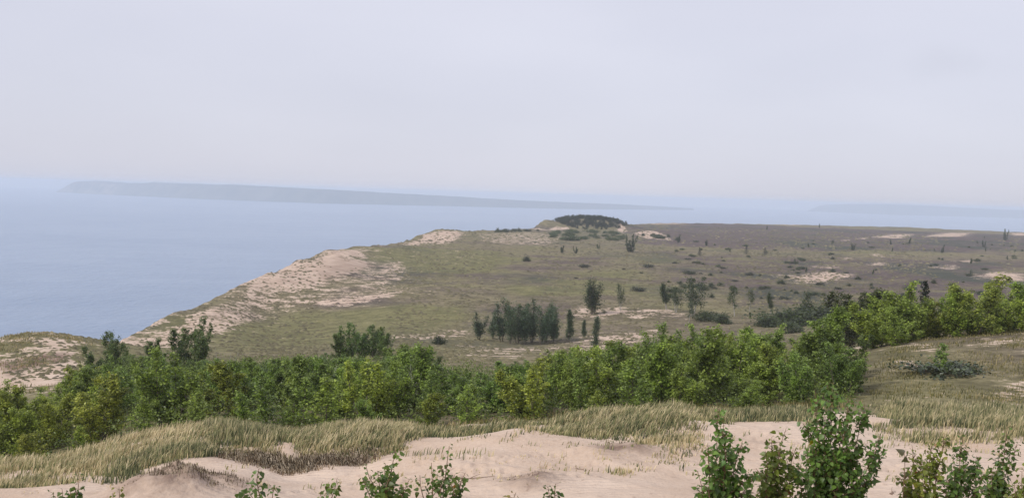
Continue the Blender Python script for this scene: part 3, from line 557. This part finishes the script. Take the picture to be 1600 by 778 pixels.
# the grove on the plain
for k, (px, base, top, sx, tl) in enumerate(((770, 530, 487, 1, 0), (783, 533, 474, 1.15, 0), (797, 537, 480, .8, -.05), (808, 536, 466, 1.1, 0), (821, 538, 474, .9, .05), (832, 535, 469, 1.05, 0), (844, 538, 477, .9, 0), (853, 533, 470, 1.0, 0), (864, 536, 479, .9, .1), (815, 531, 477, 1.1, 0))):
    at_tree(px, base, top, GROVE[k % 4], G_BLUE, 'tall dark blue green cottonwood packed in the main grove on the plain', group='main grove on the plain', sx=sx * .95, tilt=(0, tl))
at_tree(748, 531, 487, GROVE[1], G_BLUE, 'short dark cottonwood just apart at the lake side of the grove', sx=1.1)
at_tree(871, 533, 490, TALL[0], G_BLUE, 'slanting dark cottonwood leaning out of the grove', sx=.9, tilt=(0, .28))
at_tree(888, 533, 484, TALL[2], G_BLUE, 'thin dark cottonwood leaning away past the slanting one', sx=1, tilt=(0, .22))
at_tree(913, 527, 500, TALL[2], G_BLUE, 'stubby dark little cottonwood on bare sand beside the grove', sx=1.2)
at_tree(929, 548, 494, TALL[0], G_BLUE, 'slim dark cottonwood in front of the bare sand patch', sx=.8)
at_tree(926, 491, 434, GROVE[3], (.045, .066, .042), 'many stemmed grey green cottonwood alone behind the grove', sx=1.25)
at_tree(970, 486, 443, OPEN[1], (.075, .105, .062), 'thin single cottonwood with a gap in its crown on the plain', sx=.62)
at_tree(1042, 484, 440, OPEN[0], (.045, .068, .040), 'loose grey green cottonwood with a dark top on the plain', sx=1.1)
at_tree(1056, 488, 448, OPEN[1], (.055, .078, .042), 'pale leaved cottonwood between the loose dark one and the forked one', sx=1)
at_tree(1083, 494, 434, OPEN[1], (.045, .068, .042), 'large cottonwood with whitish forking trunks on the plain', sx=1.15)
at_tree(1076, 505, 470, OPEN[2], (.05, .07, .04), 'bare grey stems standing in front of the forked whitish cottonwood', sx=.9)
at_tree(1148, 494, 446, OPEN[2], (.06, .085, .045), 'sparse half bare cottonwood with one whitish trunk', sx=1.1)
at_tree(1170, 488, 450, OPEN[2], (.07, .09, .045), 'sparse leaning cottonwood beside the half bare one', sx=1)
at_tree(1205, 490, 455, OPEN[0], (.06, .085, .04), 'thin light green cottonwood over dark brush on the plain', sx=.9)
at_tree(1262, 500, 452, OPEN[2], (.055, .08, .04), 'spindly grey cottonwood near the long bare sand patch', sx=1)
for k, (px, base, top) in enumerate(((1195, 510, 490), (1222, 508, 484), (1240, 505, 478), (1268, 500, 470), (1290, 505, 475), (1235, 520, 498), (1130, 505, 488), (1105, 500, 484))):
    at_tree(px, base, top, BUSH[k % 3], (.07, .09, .05), 'grey green brush clump along the plain edge of the thicket', 'shrub', 'brush clumps behind the thicket', 'shrub', sx=1.5, parts=('stem', 'foliage'))
for px, base, top, lab in ((1093, 400, 386, 'rounded dark evergreen alone on the open plain'), (1166, 397, 383, 'largest dark evergreen of the open plain, cone shaped'), (1195, 400, 386, 'pointed dark evergreen next to the largest one')):
    at_tree(px, base, top, CONI[1], (.016, .028, .022), lab, name='evergreen_tree', sx=1.3)
for px, base, top, lab in ((985, 394, 365, 'thin tall grey tree at the foot of the wooded mound'), (878, 395, 383, 'little grey tree before the mound, nearest the lake'), (899, 396, 385, 'little dark tree before the middle of the mound'), (935, 389, 380, 'faint little tree before the mound beside bare heath'), (1103, 384, 374, 'small dark tree on the edge of the purple heath'),
                           (1333, 391, 379, 'rounded grey tree near the far sand scars'), (1420, 381, 371, 'narrow tree standing below the brightest far sand scar'), (1392, 382, 373, 'small tree left of the narrow one below the scar'), (1472, 395, 384, 'broad low tree on the far heath'), (1537, 386, 375, 'round tree on the far heath near the horizon tree'), (1571, 376, 358, 'tall tree whose head stands against the lake at the plain edge'),
                           (1198, 359, 352, 'tiny tree on the rim of the far heath'), (1280, 356, 349, 'tiny twin topped tree on the far rim of the plain'), (1060, 379, 366, 'small tree beside the yellow sand slope')):
    at_tree(px, base, top, COT[(px * 7) % 8], (.068, .092, .064), lab, name='tree', sx=1.0 if top > 360 else .8)
at_tree(687, 538, 522, BUSH[0], (.022, .034, .026), 'small round nearly black shrub on sandy grass', 'shrub', name='shrub', sx=1.0, parts=('stem', 'foliage'))
at_tree(822, 408, 399, BUSH[0], (.02, .03, .024), 'dark shrub alone on brown heath below the grassy bluff crest', 'shrub', name='shrub', sx=1.0, parts=('stem', 'foliage'))
for px, py, w in ((913, 418, 20), (1013, 418, 20), (998, 455, 26), (900, 435, 8), (1055, 412, 12), (1075, 406, 12), (1085, 411, 10), (1170, 430, 14), (975, 421, 8), (1002, 427, 8), (1280, 445, 16), (1130, 420, 12), (1240, 412, 14), (1115, 452, 14), (1190, 452, 12), (1148, 440, 12), (1225, 468, 18), (1095, 428, 8), (1310, 452, 14)):
    p = hit(px, py); ww = w * p[1] / F
    plant('juniper', JUN[px % 2], p, ww * .28, rnd.uniform(0, 6), vary((.045, .055, .036)), 'flat dark juniper mat on the heath plain', 'shrub', 'juniper mats scattered over the plain', ('stem', 'foliage'), sx=.75)
for k in range(110):
    px = rnd.uniform(1040, 1600); py = rnd.uniform(372, 470) + (px - 1040) * .02; p = hit(px, py); hh = rnd.uniform(.7, 1.9)
    plant('shrub', BUSH[k % 3], p, hh, rnd.uniform(0, 6), vary(rnd.choice(((.075, .092, .064), (.085, .10, .06), (.07, .085, .066))), .25), 'small grey green shrub dotted over the far heath plain', 'shrub', 'shrubs dotted over the far heath', single=True, sx=rnd.uniform(.8, 1.5))
for k in range(15):
    px = rnd.uniform(1230, 1600); py = rnd.uniform(372, 430); p = hit(px, py)
    plant('tree', OPEN[k % 2] if k % 3 else TALL[2], p, rnd.uniform(2.2, 4.2), rnd.uniform(0, 6), vary((.06, .082, .055)), 'thin grey green tree dotted among the far sand scars', 'tree', 'thin trees among the far sand scars', single=True, sx=1.1)
# wooded mound and the skyline scrub
for k in range(280):
    a = rnd.uniform(0, 6.28); q = math.sqrt(rnd.random()); x = MOUND[0][0] + 1 + math.cos(a) * q * 39; y = MOUND[0][1] + math.sin(a) * q * 40 - 12
    hh = rnd.uniform(4.6, 6.4) * (1 - .40 * q ** 3)
    plant('tree', ROUND[k % 8], (x, y, float(ground_z(x, y)) - .4), hh * .8, rnd.uniform(0, 6), vary((.028, .045, .028), .2), 'dark green tree crowded on the far wooded mound', 'tree', 'trees crowded on the wooded mound', single=True, sx=1.7)
for k in range(34):
    px = rnd.uniform(862, 975); py = rnd.uniform(363, 376); p = hit(px, py)
    plant('shrub', BUSH[k % 3], p, rnd.uniform(2, 4), rnd.uniform(0, 6), vary((.085, .115, .06)), 'lighter green shrub at the foot of the wooded mound', 'shrub', 'shrubs at the foot of the mound', single=True, sx=1.3)
for k in range(16):
    px = rnd.uniform(770, 845); p = hit(px, 361 + rnd.random() * 2)
    plant('shrub', BUSH[k % 3], p, rnd.uniform(1.6, 3.2), rnd.uniform(0, 6), vary((.03, .045, .028)), 'dark low shrub along the skyline near the wooded mound', 'shrub', 'skyline shrubs near the mound', single=True)
for k in range(10):
    px = rnd.uniform(1000, 1065); p = hit(px, 366 + (px - 1000) * .1 + rnd.uniform(0, 6))
    plant('shrub', BUSH[k % 3], p, rnd.uniform(1.5, 3.5), rnd.uniform(0, 6), vary((.04, .058, .034)), 'green shrub on the yellow sand slope by the mound', 'shrub', 'shrubs on the yellow sand slope', single=True)

# ------------------------------------------------------------------ marram grass
nrng = np.random.default_rng(5)
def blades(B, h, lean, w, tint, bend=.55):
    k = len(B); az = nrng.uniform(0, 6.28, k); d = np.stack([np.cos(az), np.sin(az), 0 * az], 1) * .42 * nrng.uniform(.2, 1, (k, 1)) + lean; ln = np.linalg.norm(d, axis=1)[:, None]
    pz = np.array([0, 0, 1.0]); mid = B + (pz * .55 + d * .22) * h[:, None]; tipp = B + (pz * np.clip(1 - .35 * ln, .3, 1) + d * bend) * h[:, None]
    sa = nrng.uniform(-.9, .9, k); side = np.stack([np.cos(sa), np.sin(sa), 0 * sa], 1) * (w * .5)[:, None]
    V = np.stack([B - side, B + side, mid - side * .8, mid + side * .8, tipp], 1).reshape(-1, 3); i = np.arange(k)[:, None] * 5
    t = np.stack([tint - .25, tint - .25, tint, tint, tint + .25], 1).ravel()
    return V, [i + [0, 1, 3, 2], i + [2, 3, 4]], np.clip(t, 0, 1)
def scatter(poly, n):
    lo = poly.min(0); hi = poly.max(0); out = []; tot = 0
    while tot < n:
        q = nrng.uniform(lo, hi, (n * 2, 2)); q = q[inpoly(q[:, 0], q[:, 1], poly)]; out.append(q); tot += len(q)
    return np.concatenate(out)[:n]
class Grass:
    def __init__(s): s.V = []; s.Q = []; s.T = []; s.t = []; s.b = 0
    def add(s, poly, tufts, per, h, tint, lean=(.25, 0, 0), w=.03, spread=.15, thr=-.35, sc=1.3, hv=.55, soft=1.5):
        c = scatter(poly, tufts); keep = fbm(c[:, 0] / sc, c[:, 1] / sc, 51, 3) + nrng.normal(size=len(c)) * .08 > thr; ed = segdist(c[:, 0], c[:, 1], poly, True); keep &= ed > nrng.uniform(0, soft, len(c)) - .1; ef = np.clip(.55 + ed / soft * .6, .55, 1)[keep]; c = c[keep]
        th = .62 * h * ef * nrng.uniform(1 - hv, 1 + hv, len(c)); tt = tint + nrng.normal(size=len(c)) * .24 + .22 * fbm(c[:, 0] / 4, c[:, 1] / 4, 77, 2)
        per = max(6, int(per * .72)); k = len(c) * per; P = np.repeat(c, per, 0) + nrng.normal(size=(k, 2)) * spread; z = ground_z(P[:, 0], P[:, 1])
        V, Fq, t = blades(np.c_[P, z - .02], np.repeat(th, per) * nrng.uniform(.55, 1.1, k), np.array(lean) * np.repeat(nrng.uniform(.6, 2.0, len(c)), per)[:, None] * nrng.uniform(.6, 1.3, (k, 1)), w * nrng.uniform(.7, 1.3, k), np.repeat(tt, per) + nrng.normal(size=k) * .18)
        s.V.append(V); s.Q.append(Fq[0] + s.b); s.T.append(Fq[1] + s.b); s.t.append(t); s.b += len(V)
    def build(s, name, mat, label, cat):
        return tag(link(name, mesh(name, np.concatenate(s.V), [np.concatenate(s.Q), np.concatenate(s.T)], M[mat], np.concatenate(s.t))), label, cat, kind='stuff')
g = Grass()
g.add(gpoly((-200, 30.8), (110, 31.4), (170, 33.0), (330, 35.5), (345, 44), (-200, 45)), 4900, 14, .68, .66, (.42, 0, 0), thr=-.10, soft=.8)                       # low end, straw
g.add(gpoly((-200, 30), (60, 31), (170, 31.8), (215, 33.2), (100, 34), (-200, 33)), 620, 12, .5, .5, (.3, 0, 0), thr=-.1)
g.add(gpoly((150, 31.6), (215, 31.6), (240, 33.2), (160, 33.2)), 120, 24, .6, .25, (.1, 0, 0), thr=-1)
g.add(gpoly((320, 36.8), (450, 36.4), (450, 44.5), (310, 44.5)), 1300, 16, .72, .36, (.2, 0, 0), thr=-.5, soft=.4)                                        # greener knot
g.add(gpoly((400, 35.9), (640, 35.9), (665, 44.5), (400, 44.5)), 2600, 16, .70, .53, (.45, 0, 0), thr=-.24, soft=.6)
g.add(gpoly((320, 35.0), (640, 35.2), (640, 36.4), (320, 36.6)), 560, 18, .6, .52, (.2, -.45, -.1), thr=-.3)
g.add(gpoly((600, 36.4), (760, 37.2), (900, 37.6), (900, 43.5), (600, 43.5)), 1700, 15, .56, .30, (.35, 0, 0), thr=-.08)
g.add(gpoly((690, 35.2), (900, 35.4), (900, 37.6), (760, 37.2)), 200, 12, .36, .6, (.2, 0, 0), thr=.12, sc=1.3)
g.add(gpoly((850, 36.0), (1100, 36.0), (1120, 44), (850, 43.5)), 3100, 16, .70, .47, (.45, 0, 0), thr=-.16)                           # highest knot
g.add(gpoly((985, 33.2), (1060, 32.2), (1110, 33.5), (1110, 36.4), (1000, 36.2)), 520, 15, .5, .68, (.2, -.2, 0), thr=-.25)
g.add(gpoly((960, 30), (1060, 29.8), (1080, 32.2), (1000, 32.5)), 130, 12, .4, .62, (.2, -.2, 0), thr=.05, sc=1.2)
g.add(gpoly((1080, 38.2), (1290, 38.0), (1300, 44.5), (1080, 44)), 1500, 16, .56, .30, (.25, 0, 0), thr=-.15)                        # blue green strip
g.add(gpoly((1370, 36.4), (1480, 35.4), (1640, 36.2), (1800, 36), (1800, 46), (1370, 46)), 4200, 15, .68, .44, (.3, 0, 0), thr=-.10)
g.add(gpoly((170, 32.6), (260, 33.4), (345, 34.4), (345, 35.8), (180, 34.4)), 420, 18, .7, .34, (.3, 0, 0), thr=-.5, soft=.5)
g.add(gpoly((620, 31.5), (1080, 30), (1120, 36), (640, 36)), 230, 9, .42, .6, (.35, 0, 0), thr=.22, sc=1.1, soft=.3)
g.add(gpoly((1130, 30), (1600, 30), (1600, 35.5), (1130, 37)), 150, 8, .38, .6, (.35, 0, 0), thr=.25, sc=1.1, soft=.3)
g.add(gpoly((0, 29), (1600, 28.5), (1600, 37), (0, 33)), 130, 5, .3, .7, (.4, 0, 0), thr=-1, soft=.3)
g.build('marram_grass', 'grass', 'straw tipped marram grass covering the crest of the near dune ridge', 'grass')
t = Grass()
t.add(gpoly((330, 34.2), (420, 33.6), (520, 33.9), (600, 34.8), (600, 36), (330, 36)), 760, 22, .7, .5, (.35, -.75, -.3), w=.03, thr=-.35)
t.add(gpoly((940, 34.2), (1000, 33.8), (1020, 35.5), (950, 35.6)), 110, 16, .34, .5, (.1, -.8, -.25), w=.02, thr=-.1)
g_h = HUM[0]
t.add(np.array([(g_h[0] + 1.9 * math.cos(a), g_h[1] - .1 + 1.3 * math.sin(a)) for a in np.linspace(0, 6.2, 14)]), 260, 14, .5, .34, (.1, -.5, -.9), w=.018, thr=-.15, soft=.4)
for hx, hy, hr, hh in HUM[:2] + HUM[3:]:
    t.add(np.array([(hx - hr * .8, hy - hr * .2), (hx + hr * .8, hy - hr * .2), (hx + hr * .7, hy + hr * .7), (hx - hr * .7, hy + hr * .7)]), 60, 12, .22, .3, (.4, -.7, -.3), w=.018, thr=-.3)
t.build('dead_grass', 'thatch', 'brown dead grass hanging over the eroded sand scarp', 'grass')
d = Grass()
d.add(gpoly((1345, 47), (1900, 45), (1900, 95), (1400, 88), (1345, 62)), 5200, 7, .34, .45, (.1, 0, 0), w=.03, spread=.3, thr=-.05, sc=5)
d.add(gpoly((-250, 86), (140, 88), (165, 150), (-250, 160)), 4600, 7, .55, .68, (.1, 0, 0), w=.05, spread=.35, thr=-.05, sc=8)
d.add(gpoly((-100, 44), (1350, 44), (1350, 50), (-100, 50)), 2600, 9, .5, .45, (.1, 0, 0), w=.022, spread=.25, thr=-.1, sc=4)
d.build('dry_grass', 'dry', 'thin dry grass on the side slopes and under the trees', 'grass')
def undergrowth():
    P = scatter(gpoly((-120, 45), (1340, 46), (1345, 62), (1000, 74), (800, 82), (600, 108), (300, 114), (130, 92), (100, 60), (-120, 60)), 5200); P = np.c_[P, ground_z(P[:, 0], P[:, 1])]
    hh = nrng.uniform(.3, 1.5, len(P)); Q = np.repeat(P, 14, 0) + nrng.normal(size=(len(P) * 14, 3)) * [.3, .3, 0]; Q[:, 2] += np.repeat(hh, 14) * nrng.uniform(.1, 1, len(Q))
    V, Fq = leaf_cloud(nrng, Q, .12); t_ = np.clip(np.repeat(nrng.uniform(.05, .9, len(P)), 14) + nrng.normal(size=len(Q)) * .15, 0, 1)
    tag(link('undergrowth', mesh('undergrowth', V, Fq, M['leaf'], np.repeat(t_, 4)), col=(.15, .20, .055)), 'low leafy brush on the thicket floor', 'undergrowth', kind='stuff')
undergrowth()
# low tussocks that give the plain and the bluff their rough nap
def tussocks():
    k = 42000; az = nrng.uniform(-.46, .46, k); r = np.exp(nrng.uniform(math.log(110), math.log(1300), k)); x = np.sin(az) * r; y = np.cos(az) * r
    ok = inpoly(x, y, land) & (segdist(x, y, edge) > 1); x, y, r = x[ok], y[ok], r[ok]; k = len(x)
    ok = fbm(x / (r * .05), y / (r * .09), 91, 3) + nrng.normal(size=k) * .2 > -.05; x, y, r = x[ok], y[ok], r[ok]; k = len(x)
    z = ground_z(x, y); s = (.2 + r * .0008) * nrng.uniform(.5, 1.4, k); hh = s * nrng.uniform(.35, .7, k)
    a0 = nrng.uniform(0, 6.28, k); V = []
    for q in range(5):
        a = a0 + q * 6.283 / 5; rr = s * nrng.uniform(.6, 1.5, k); V.append(np.stack([x + np.cos(a) * rr * 1.3, y + np.sin(a) * rr, z - .05], 1))
    for q in range(3):
        a = a0 + q * 6.283 / 3; rr = s * .45 * nrng.uniform(.5, 1.3, k); V.append(np.stack([x + np.cos(a) * rr, y + np.sin(a) * rr, z + hh * nrng.uniform(.7, 1.2, k)], 1))
    V = np.stack(V, 1).reshape(-1, 3); i = np.arange(k)[:, None] * 8
    T = np.concatenate([i + f for f in ([5, 6, 7], [0, 1, 5], [1, 6, 5], [1, 2, 6], [2, 3, 6], [3, 7, 6], [3, 4, 7], [4, 0, 7], [0, 5, 7])])
    tn = np.clip(.40 + .5 * fbm(x / 60, y / 60, 95, 3) + nrng.normal(size=k) * .16, 0, 1)
    tag(link('ground_cover', mesh('ground_cover', V, T, M['tuss'], np.repeat(tn, 8))), 'low tussocks and heath scrub roughening the plain and bluff top', 'ground cover', kind='stuff')
tussocks()

# ------------------------------------------------------------------ near saplings with every leaf its own
def leaf_mesh(k):
    """pointed triangular cottonwood leaf, folded along its rib, about one unit long"""
    o = [(0, 0), (.30, .02), (.46, .22), (.40, .48), (.20, .78), (0, 1.06)]; fold = (.10, .16, .05)[k]; curl = (.12, .28, -.10)[k]
    V = [(0, 0, 0), (0, .5, -.02), (0, 1.06, -curl)]
    V += [(x, y, abs(x) * fold * 2 - curl * y * y) for x, y in o[1:5]] + [(-x * .95, y, abs(x) * fold * 2 - curl * y * y) for x, y in o[1:5]]
    T = [(0, 3, 4), (0, 4, 1), (4, 5, 1), (1, 5, 6), (1, 6, 2), (0, 8, 7), (0, 1, 8), (8, 1, 9), (1, 10, 9), (1, 2, 10)]
    return np.array(V, float), np.array(T)
LV = [leaf_mesh(k) for k in range(3)]; LM = [mesh('leaf', v, t_, M['near_leaf'], np.full(len(v), .5)) for v, t_ in LV]
NEAR_G, NEAR_Y = (.135, .235, .052), (.200, .230, .042)
def sapling(Y, base_px, tips, label, col, seed, most=300, size=.053, gap=.0148, odd=.012, grp=None):
    rng = np.random.default_rng(seed); bx = unproj(base_px, 500, Y)[0]; B = np.array([bx, Y, float(ground_z(bx, Y))]); root = bpy.data.objects.new('sapling', None); C.objects.link(root); root.location = B
    root.empty_display_size = .1; tag(root, label, 'sapling', grp); lines = []; L = []
    for (px, py, sl) in tips:
        sl = sl + .03
        T = unproj(px, py, Y + rng.uniform(-.35, .35)) - B; s0 = np.array([rng.normal() * .06, rng.normal() * .06, -.1]); H = T[2]
        tt = np.linspace(0, 1, 10)[:, None]; st = s0 + (T - s0) * np.c_[tt ** 1.25, tt ** 1.25, tt]; st[1:-1] += rng.normal(size=(8, 3)) * .012
        lines.append((st, .011, .0022)); pos = H * .97; slen = np.linalg.norm(T)
        segs = [(st, .30, 1.0)]
        nside = int(slen * 20 * min(1, sl * 5))
        for q in range(nside):
            t_ = rng.uniform(.28, .95); az = q * 2.4 + rng.uniform(-.5, .5); el = rng.uniform(.5, 1.0); ll = sl * (1.15 - t_ * .75) * rng.uniform(.5, 1.25)
            br = stem(rng, along(st, t_), (math.cos(az) * math.cos(el), math.sin(az) * math.cos(el), math.sin(el)), ll, 5, .1, .05); lines.append((br, .005, .0015)); segs.append((br, .12, 1.0))
        for sg, a, b in segs:
            ln = np.linalg.norm(np.diff(sg, axis=0), axis=1).sum() * (b - a); cnt = max(2, int(ln / gap))
            for q in range(cnt):
                t_ = a + (b - a) * (q + rng.uniform(0, .8)) / cnt; p = along(sg, min(t_, 1)); az = q * 2.4 + rng.uniform(-.7, .7)
                o = np.array([math.cos(az), math.sin(az), rng.uniform(-.1, .7)]); o /= np.linalg.norm(o); e = p + o * rng.uniform(.02, .05)
                lines.append((np.array([p, (p + e) / 2 + [0, 0, .004], e]), .0013, .001)) if len(L) % 2 == 0 else None
                tipd = o * .6 + np.array([0, 0, rng.uniform(-1.1, .15)]) + rng.normal(size=3) * .25; tipd /= np.linalg.norm(tipd)
                nn_ = np.array([0, -.25, .8]) + o * .7 + rng.normal(size=3) * .4; nn_ -= tipd * (nn_ @ tipd); nn_ /= np.linalg.norm(nn_) + 1e-9; xx = np.cross(tipd, nn_)
                young = 1 - .5 * max(0, (t_ - .8) / .2); L.append((e, np.stack([xx, tipd, nn_], 1), size * rng.uniform(.7, 1.2) * young, t_, rng.integers(0, 3)))
    tv, tq = tubes(lines, 4); link('stem', mesh('stem', tv, tq, M['twig'], smooth=True), root)
    _, pyL = proj(np.array([B + l[0] for l in L])); order = np.argsort(np.where(pyL < 800, 0, 1) + rng.random(len(L)) * .5); single = order[:most]; rest = order[most:]
    tone = lambda t_: tuple(np.clip(np.array(col) * rng.uniform(.6, 1.45) * (1 + .35 * max(0, t_ - .7)) * [1 + rng.normal() * .12, 1, 1], .005, .9))
    for q in single:
        e, Rm, s, t_, k = L[q]; o = bpy.data.objects.new('leaf', LM[k]); C.objects.link(o); o.parent = root
        mw = Matrix.Identity(4)
        for a in range(3):
            for b in range(3): mw[a][b] = float(Rm[a, b] * s)
            mw[a][3] = float(e[a])
        o.matrix_local = mw; c = tone(t_); z = rng.random()
        if z < odd: c = ((.42, .36, .02), (.30, .12, .02), (.22, .03, .015), (.20, .13, .05))[int(z / odd * 4)]
        o.color = (*c, 1)
    if len(rest):
        V = []; T = []; tn = []; b = 0
        for q in rest:
            e, Rm, s, t_, k = L[q]; v, f = LV[k]; V.append(v * s @ Rm.T + e); T.append(f + b); tn.append(np.full(len(v), np.clip(.42 + rng.normal() * .22, 0, 1))); b += len(v)
        tag(link('foliage', mesh('foliage', np.concatenate(V), np.concatenate(T), M['near_leaf'], np.concatenate(tn)), root, col=col), kind='stuff')
    return len(L)
SAP = [
 (10, 1305, [(1302, 597, .26), (1274, 611, .16), (1326, 618, .22), (1262, 655, .2), (1352, 632, .2), (1376, 682, .2), (1385, 705, .16), (1246, 722, .18), (1290, 650, .26), (1320, 665, .3), (1345, 690, .28), (1300, 700, .3), (1270, 700, .28), (1360, 730, .22)], 'tallest and densest cottonwood sapling with a yellow leaf at its tip', NEAR_G, 1, 300),
 (9.6, 1128, [(1124, 638, .10), (1132, 652, .14), (1142, 690, .18), (1106, 694, .16), (1160, 688, .14), (1180, 735, .2), (1090, 735, .16), (1150, 715, .24), (1120, 725, .24)], 'slender topped dark sapling in front of the straw grass slope', NEAR_G, 2, 300),
 (9.9, 1214, [(1228, 670, .10), (1206, 682, .14), (1196, 704, .14), (1243, 700, .12), (1218, 700, .18), (1190, 735, .18), (1236, 730, .18)], 'smaller yellow tinged sapling between the slender topped and the tallest one', (.15, .195, .036), 3, 240),
 (10.2, 1440, [(1425, 695, .10), (1456, 690, .12), (1476, 678, .14), (1440, 715, .18), (1412, 730, .16), (1465, 712, .18)], 'light yellow green sapling beside the wilted grey twig', NEAR_Y, 4, 260),
 (9.8, 1508, [(1505, 680, .14), (1490, 712, .2), (1526, 712, .18), (1512, 705, .22), (1480, 745, .2), (1535, 735, .2)], 'bushy green sapling between the yellow green and the slanting one', (0.108, 0.184, 0.038), 5, 260),
 (9.5, 1548, [(1574, 666, .10), (1582, 690, .12), (1562, 704, .14), (1550, 730, .18), (1590, 690, .06)], 'slanting sapling with dark hanging leaves along its tip', (0.105, 0.166, 0.038), 6, 200),
 (9.2, 1605, [(1597, 735, .12), (1612, 720, .14), (1585, 755, .14), (1622, 735, .14)], 'yellow green sapling cut by the edge of the view', (.165, .2, .038), 7, 120),
 (9.4, 606, [(619, 702, .10), (602, 724, .14), (572, 728, .09), (566, 745, .10), (590, 735, .16), (640, 748, .14), (615, 735, .18)], 'leafy sapling on the sand below the brown hanging grass', (0.108, 0.172, 0.035), 8, 260),
 (9.2, 690, [(702, 696, .06), (690, 728, .10), (674, 722, .06), (722, 745, .06), (710, 742, .12), (656, 742, .08), (727, 738, .05)], 'thin sapling with a tall bare looking leader over pale sand', (0.096, 0.154, 0.035), 9, 170),
 (9.2, 520, [(527, 746, .09), (512, 758, .08), (500, 770, .06)], 'short leafy sapling next to the one below the hanging grass', (0.108, 0.172, 0.035), 10, 80),
 (9.2, 404, [(404, 732, .07), (394, 752, .09), (430, 757, .05), (380, 768, .08)], 'short dark sapling with one twig bent over the sand', (0.088, 0.149, 0.035), 11, 90),
 (9.0, 868, [(868, 755, .05), (856, 760, .05)], 'few broad green leaves poking up beside the small sand hummock', (.065, .12, .025), 12, 30),
 (9.0, 806, [(806, 769, .05), (797, 774, .05)], 'yellowish sapling tip before the small sand hummock', (.20, .17, .03), 13, 30),
 (9.0, 124, [(124, 743, .05), (118, 764, .06)], 'single upright green sapling tip in the low grass', (.08, .125, .025), 14, 40),
 (9.0, 184, [(186, 760, .05), (176, 770, .06)], 'bright yellow green sapling tip beside the brown sand hummock', (.17, .18, .03), 15, 40),
 (9.0, 97, [(97, 764, .06), (84, 770, .06), (110, 768, .05)], 'low dark green sapling tip at the grassy corner', (.06, .10, .02), 16, 50)]
NL = 0
for Y, bp, tips, lab, col, sd_, most in SAP: NL += sapling(Y, bp, tips, lab, col, sd_, most)
wr = np.random.default_rng(3); bx = unproj(1418, 500, 9.7)[0]; B = np.array([bx, 9.7, float(ground_z(bx, 9.7))]); root = tag(link('dead_twig', None, loc=B), 'wilted grey twig with one curled leaf in front of the sand', 'twig')
T = unproj(1413, 706, 9.7) - B; st = np.array([[0, 0, -.1], T * .5 + [.02, 0, 0], T * .9 + [.015, 0, 0], T]); link('stem', mesh('stem', *tubes([(st, .006, .002), (np.array([T * .8, T * .8 + [-.06, 0, .05], T * .8 + [-.07, 0, .01]]), .003, .001)], 4), M['twig']), root)
for k in range(3):
    o = link('leaf', LM[1], root, col=(.10, .085, .06)); o.location = Vector(T * (.93 + .03 * k)); o.rotation_euler = (2.4, .6 * k, 1.5 * k); o.scale = (.07, .085, .07)
def stick(px, py, L, az, r_, label, col='twig'):
    p = hit(px, py); q = np.random.default_rng(int(px)); d = np.array([math.cos(az), math.sin(az), 0]); n_ = 7; P = np.array([d * L * (k / 6 - .5) for k in range(n_)]) + q.normal(size=(n_, 3)) * [.03, .03, 0]
    P[:, 2] = ground_z(P[:, 0] + p[0], P[:, 1] + p[1]) - p[2] + r_ * .6 + .02 * np.abs(np.sin(np.arange(n_) * 1.3)); lines = [(P, r_, r_ * .4), (np.array([P[3], P[3] + d * L * .12 + [.0, .05, .07], P[3] + d * L * .2 + [.02, .10, .10]]), r_ * .6, r_ * .3), (np.array([P[4], P[4] + d * L * .1 + [0, -.06, .03]]), r_ * .5, r_ * .2)]
    tag(link('stick', mesh('stick', *tubes(lines, 5), M['twig']), loc=p), label, 'stick')
stick(1206, 692, .55, .3, .022, 'short dark stick lying on sand before the grass, by the tallest sapling'); stick(735, 748, 1.5, .15, .016, 'long thin stick lying across the sand beside the small hummock'); stick(1395, 770, .5, 1.0, .012, 'thin stick on pale sand between the two sapling groups'); stick(905, 733, .4, 2.6, .010, 'small twig lying on the open sand bowl')
print('thicket', N_TH, 'leaves', NL, 'objects', len(bpy.data.objects), 'tris', sum(len(p.vertices) - 2 for m_ in bpy.data.meshes for p in m_.polygons) if False else sum(len(m_.loops) - 2 * len(m_.polygons) for m_ in bpy.data.meshes))
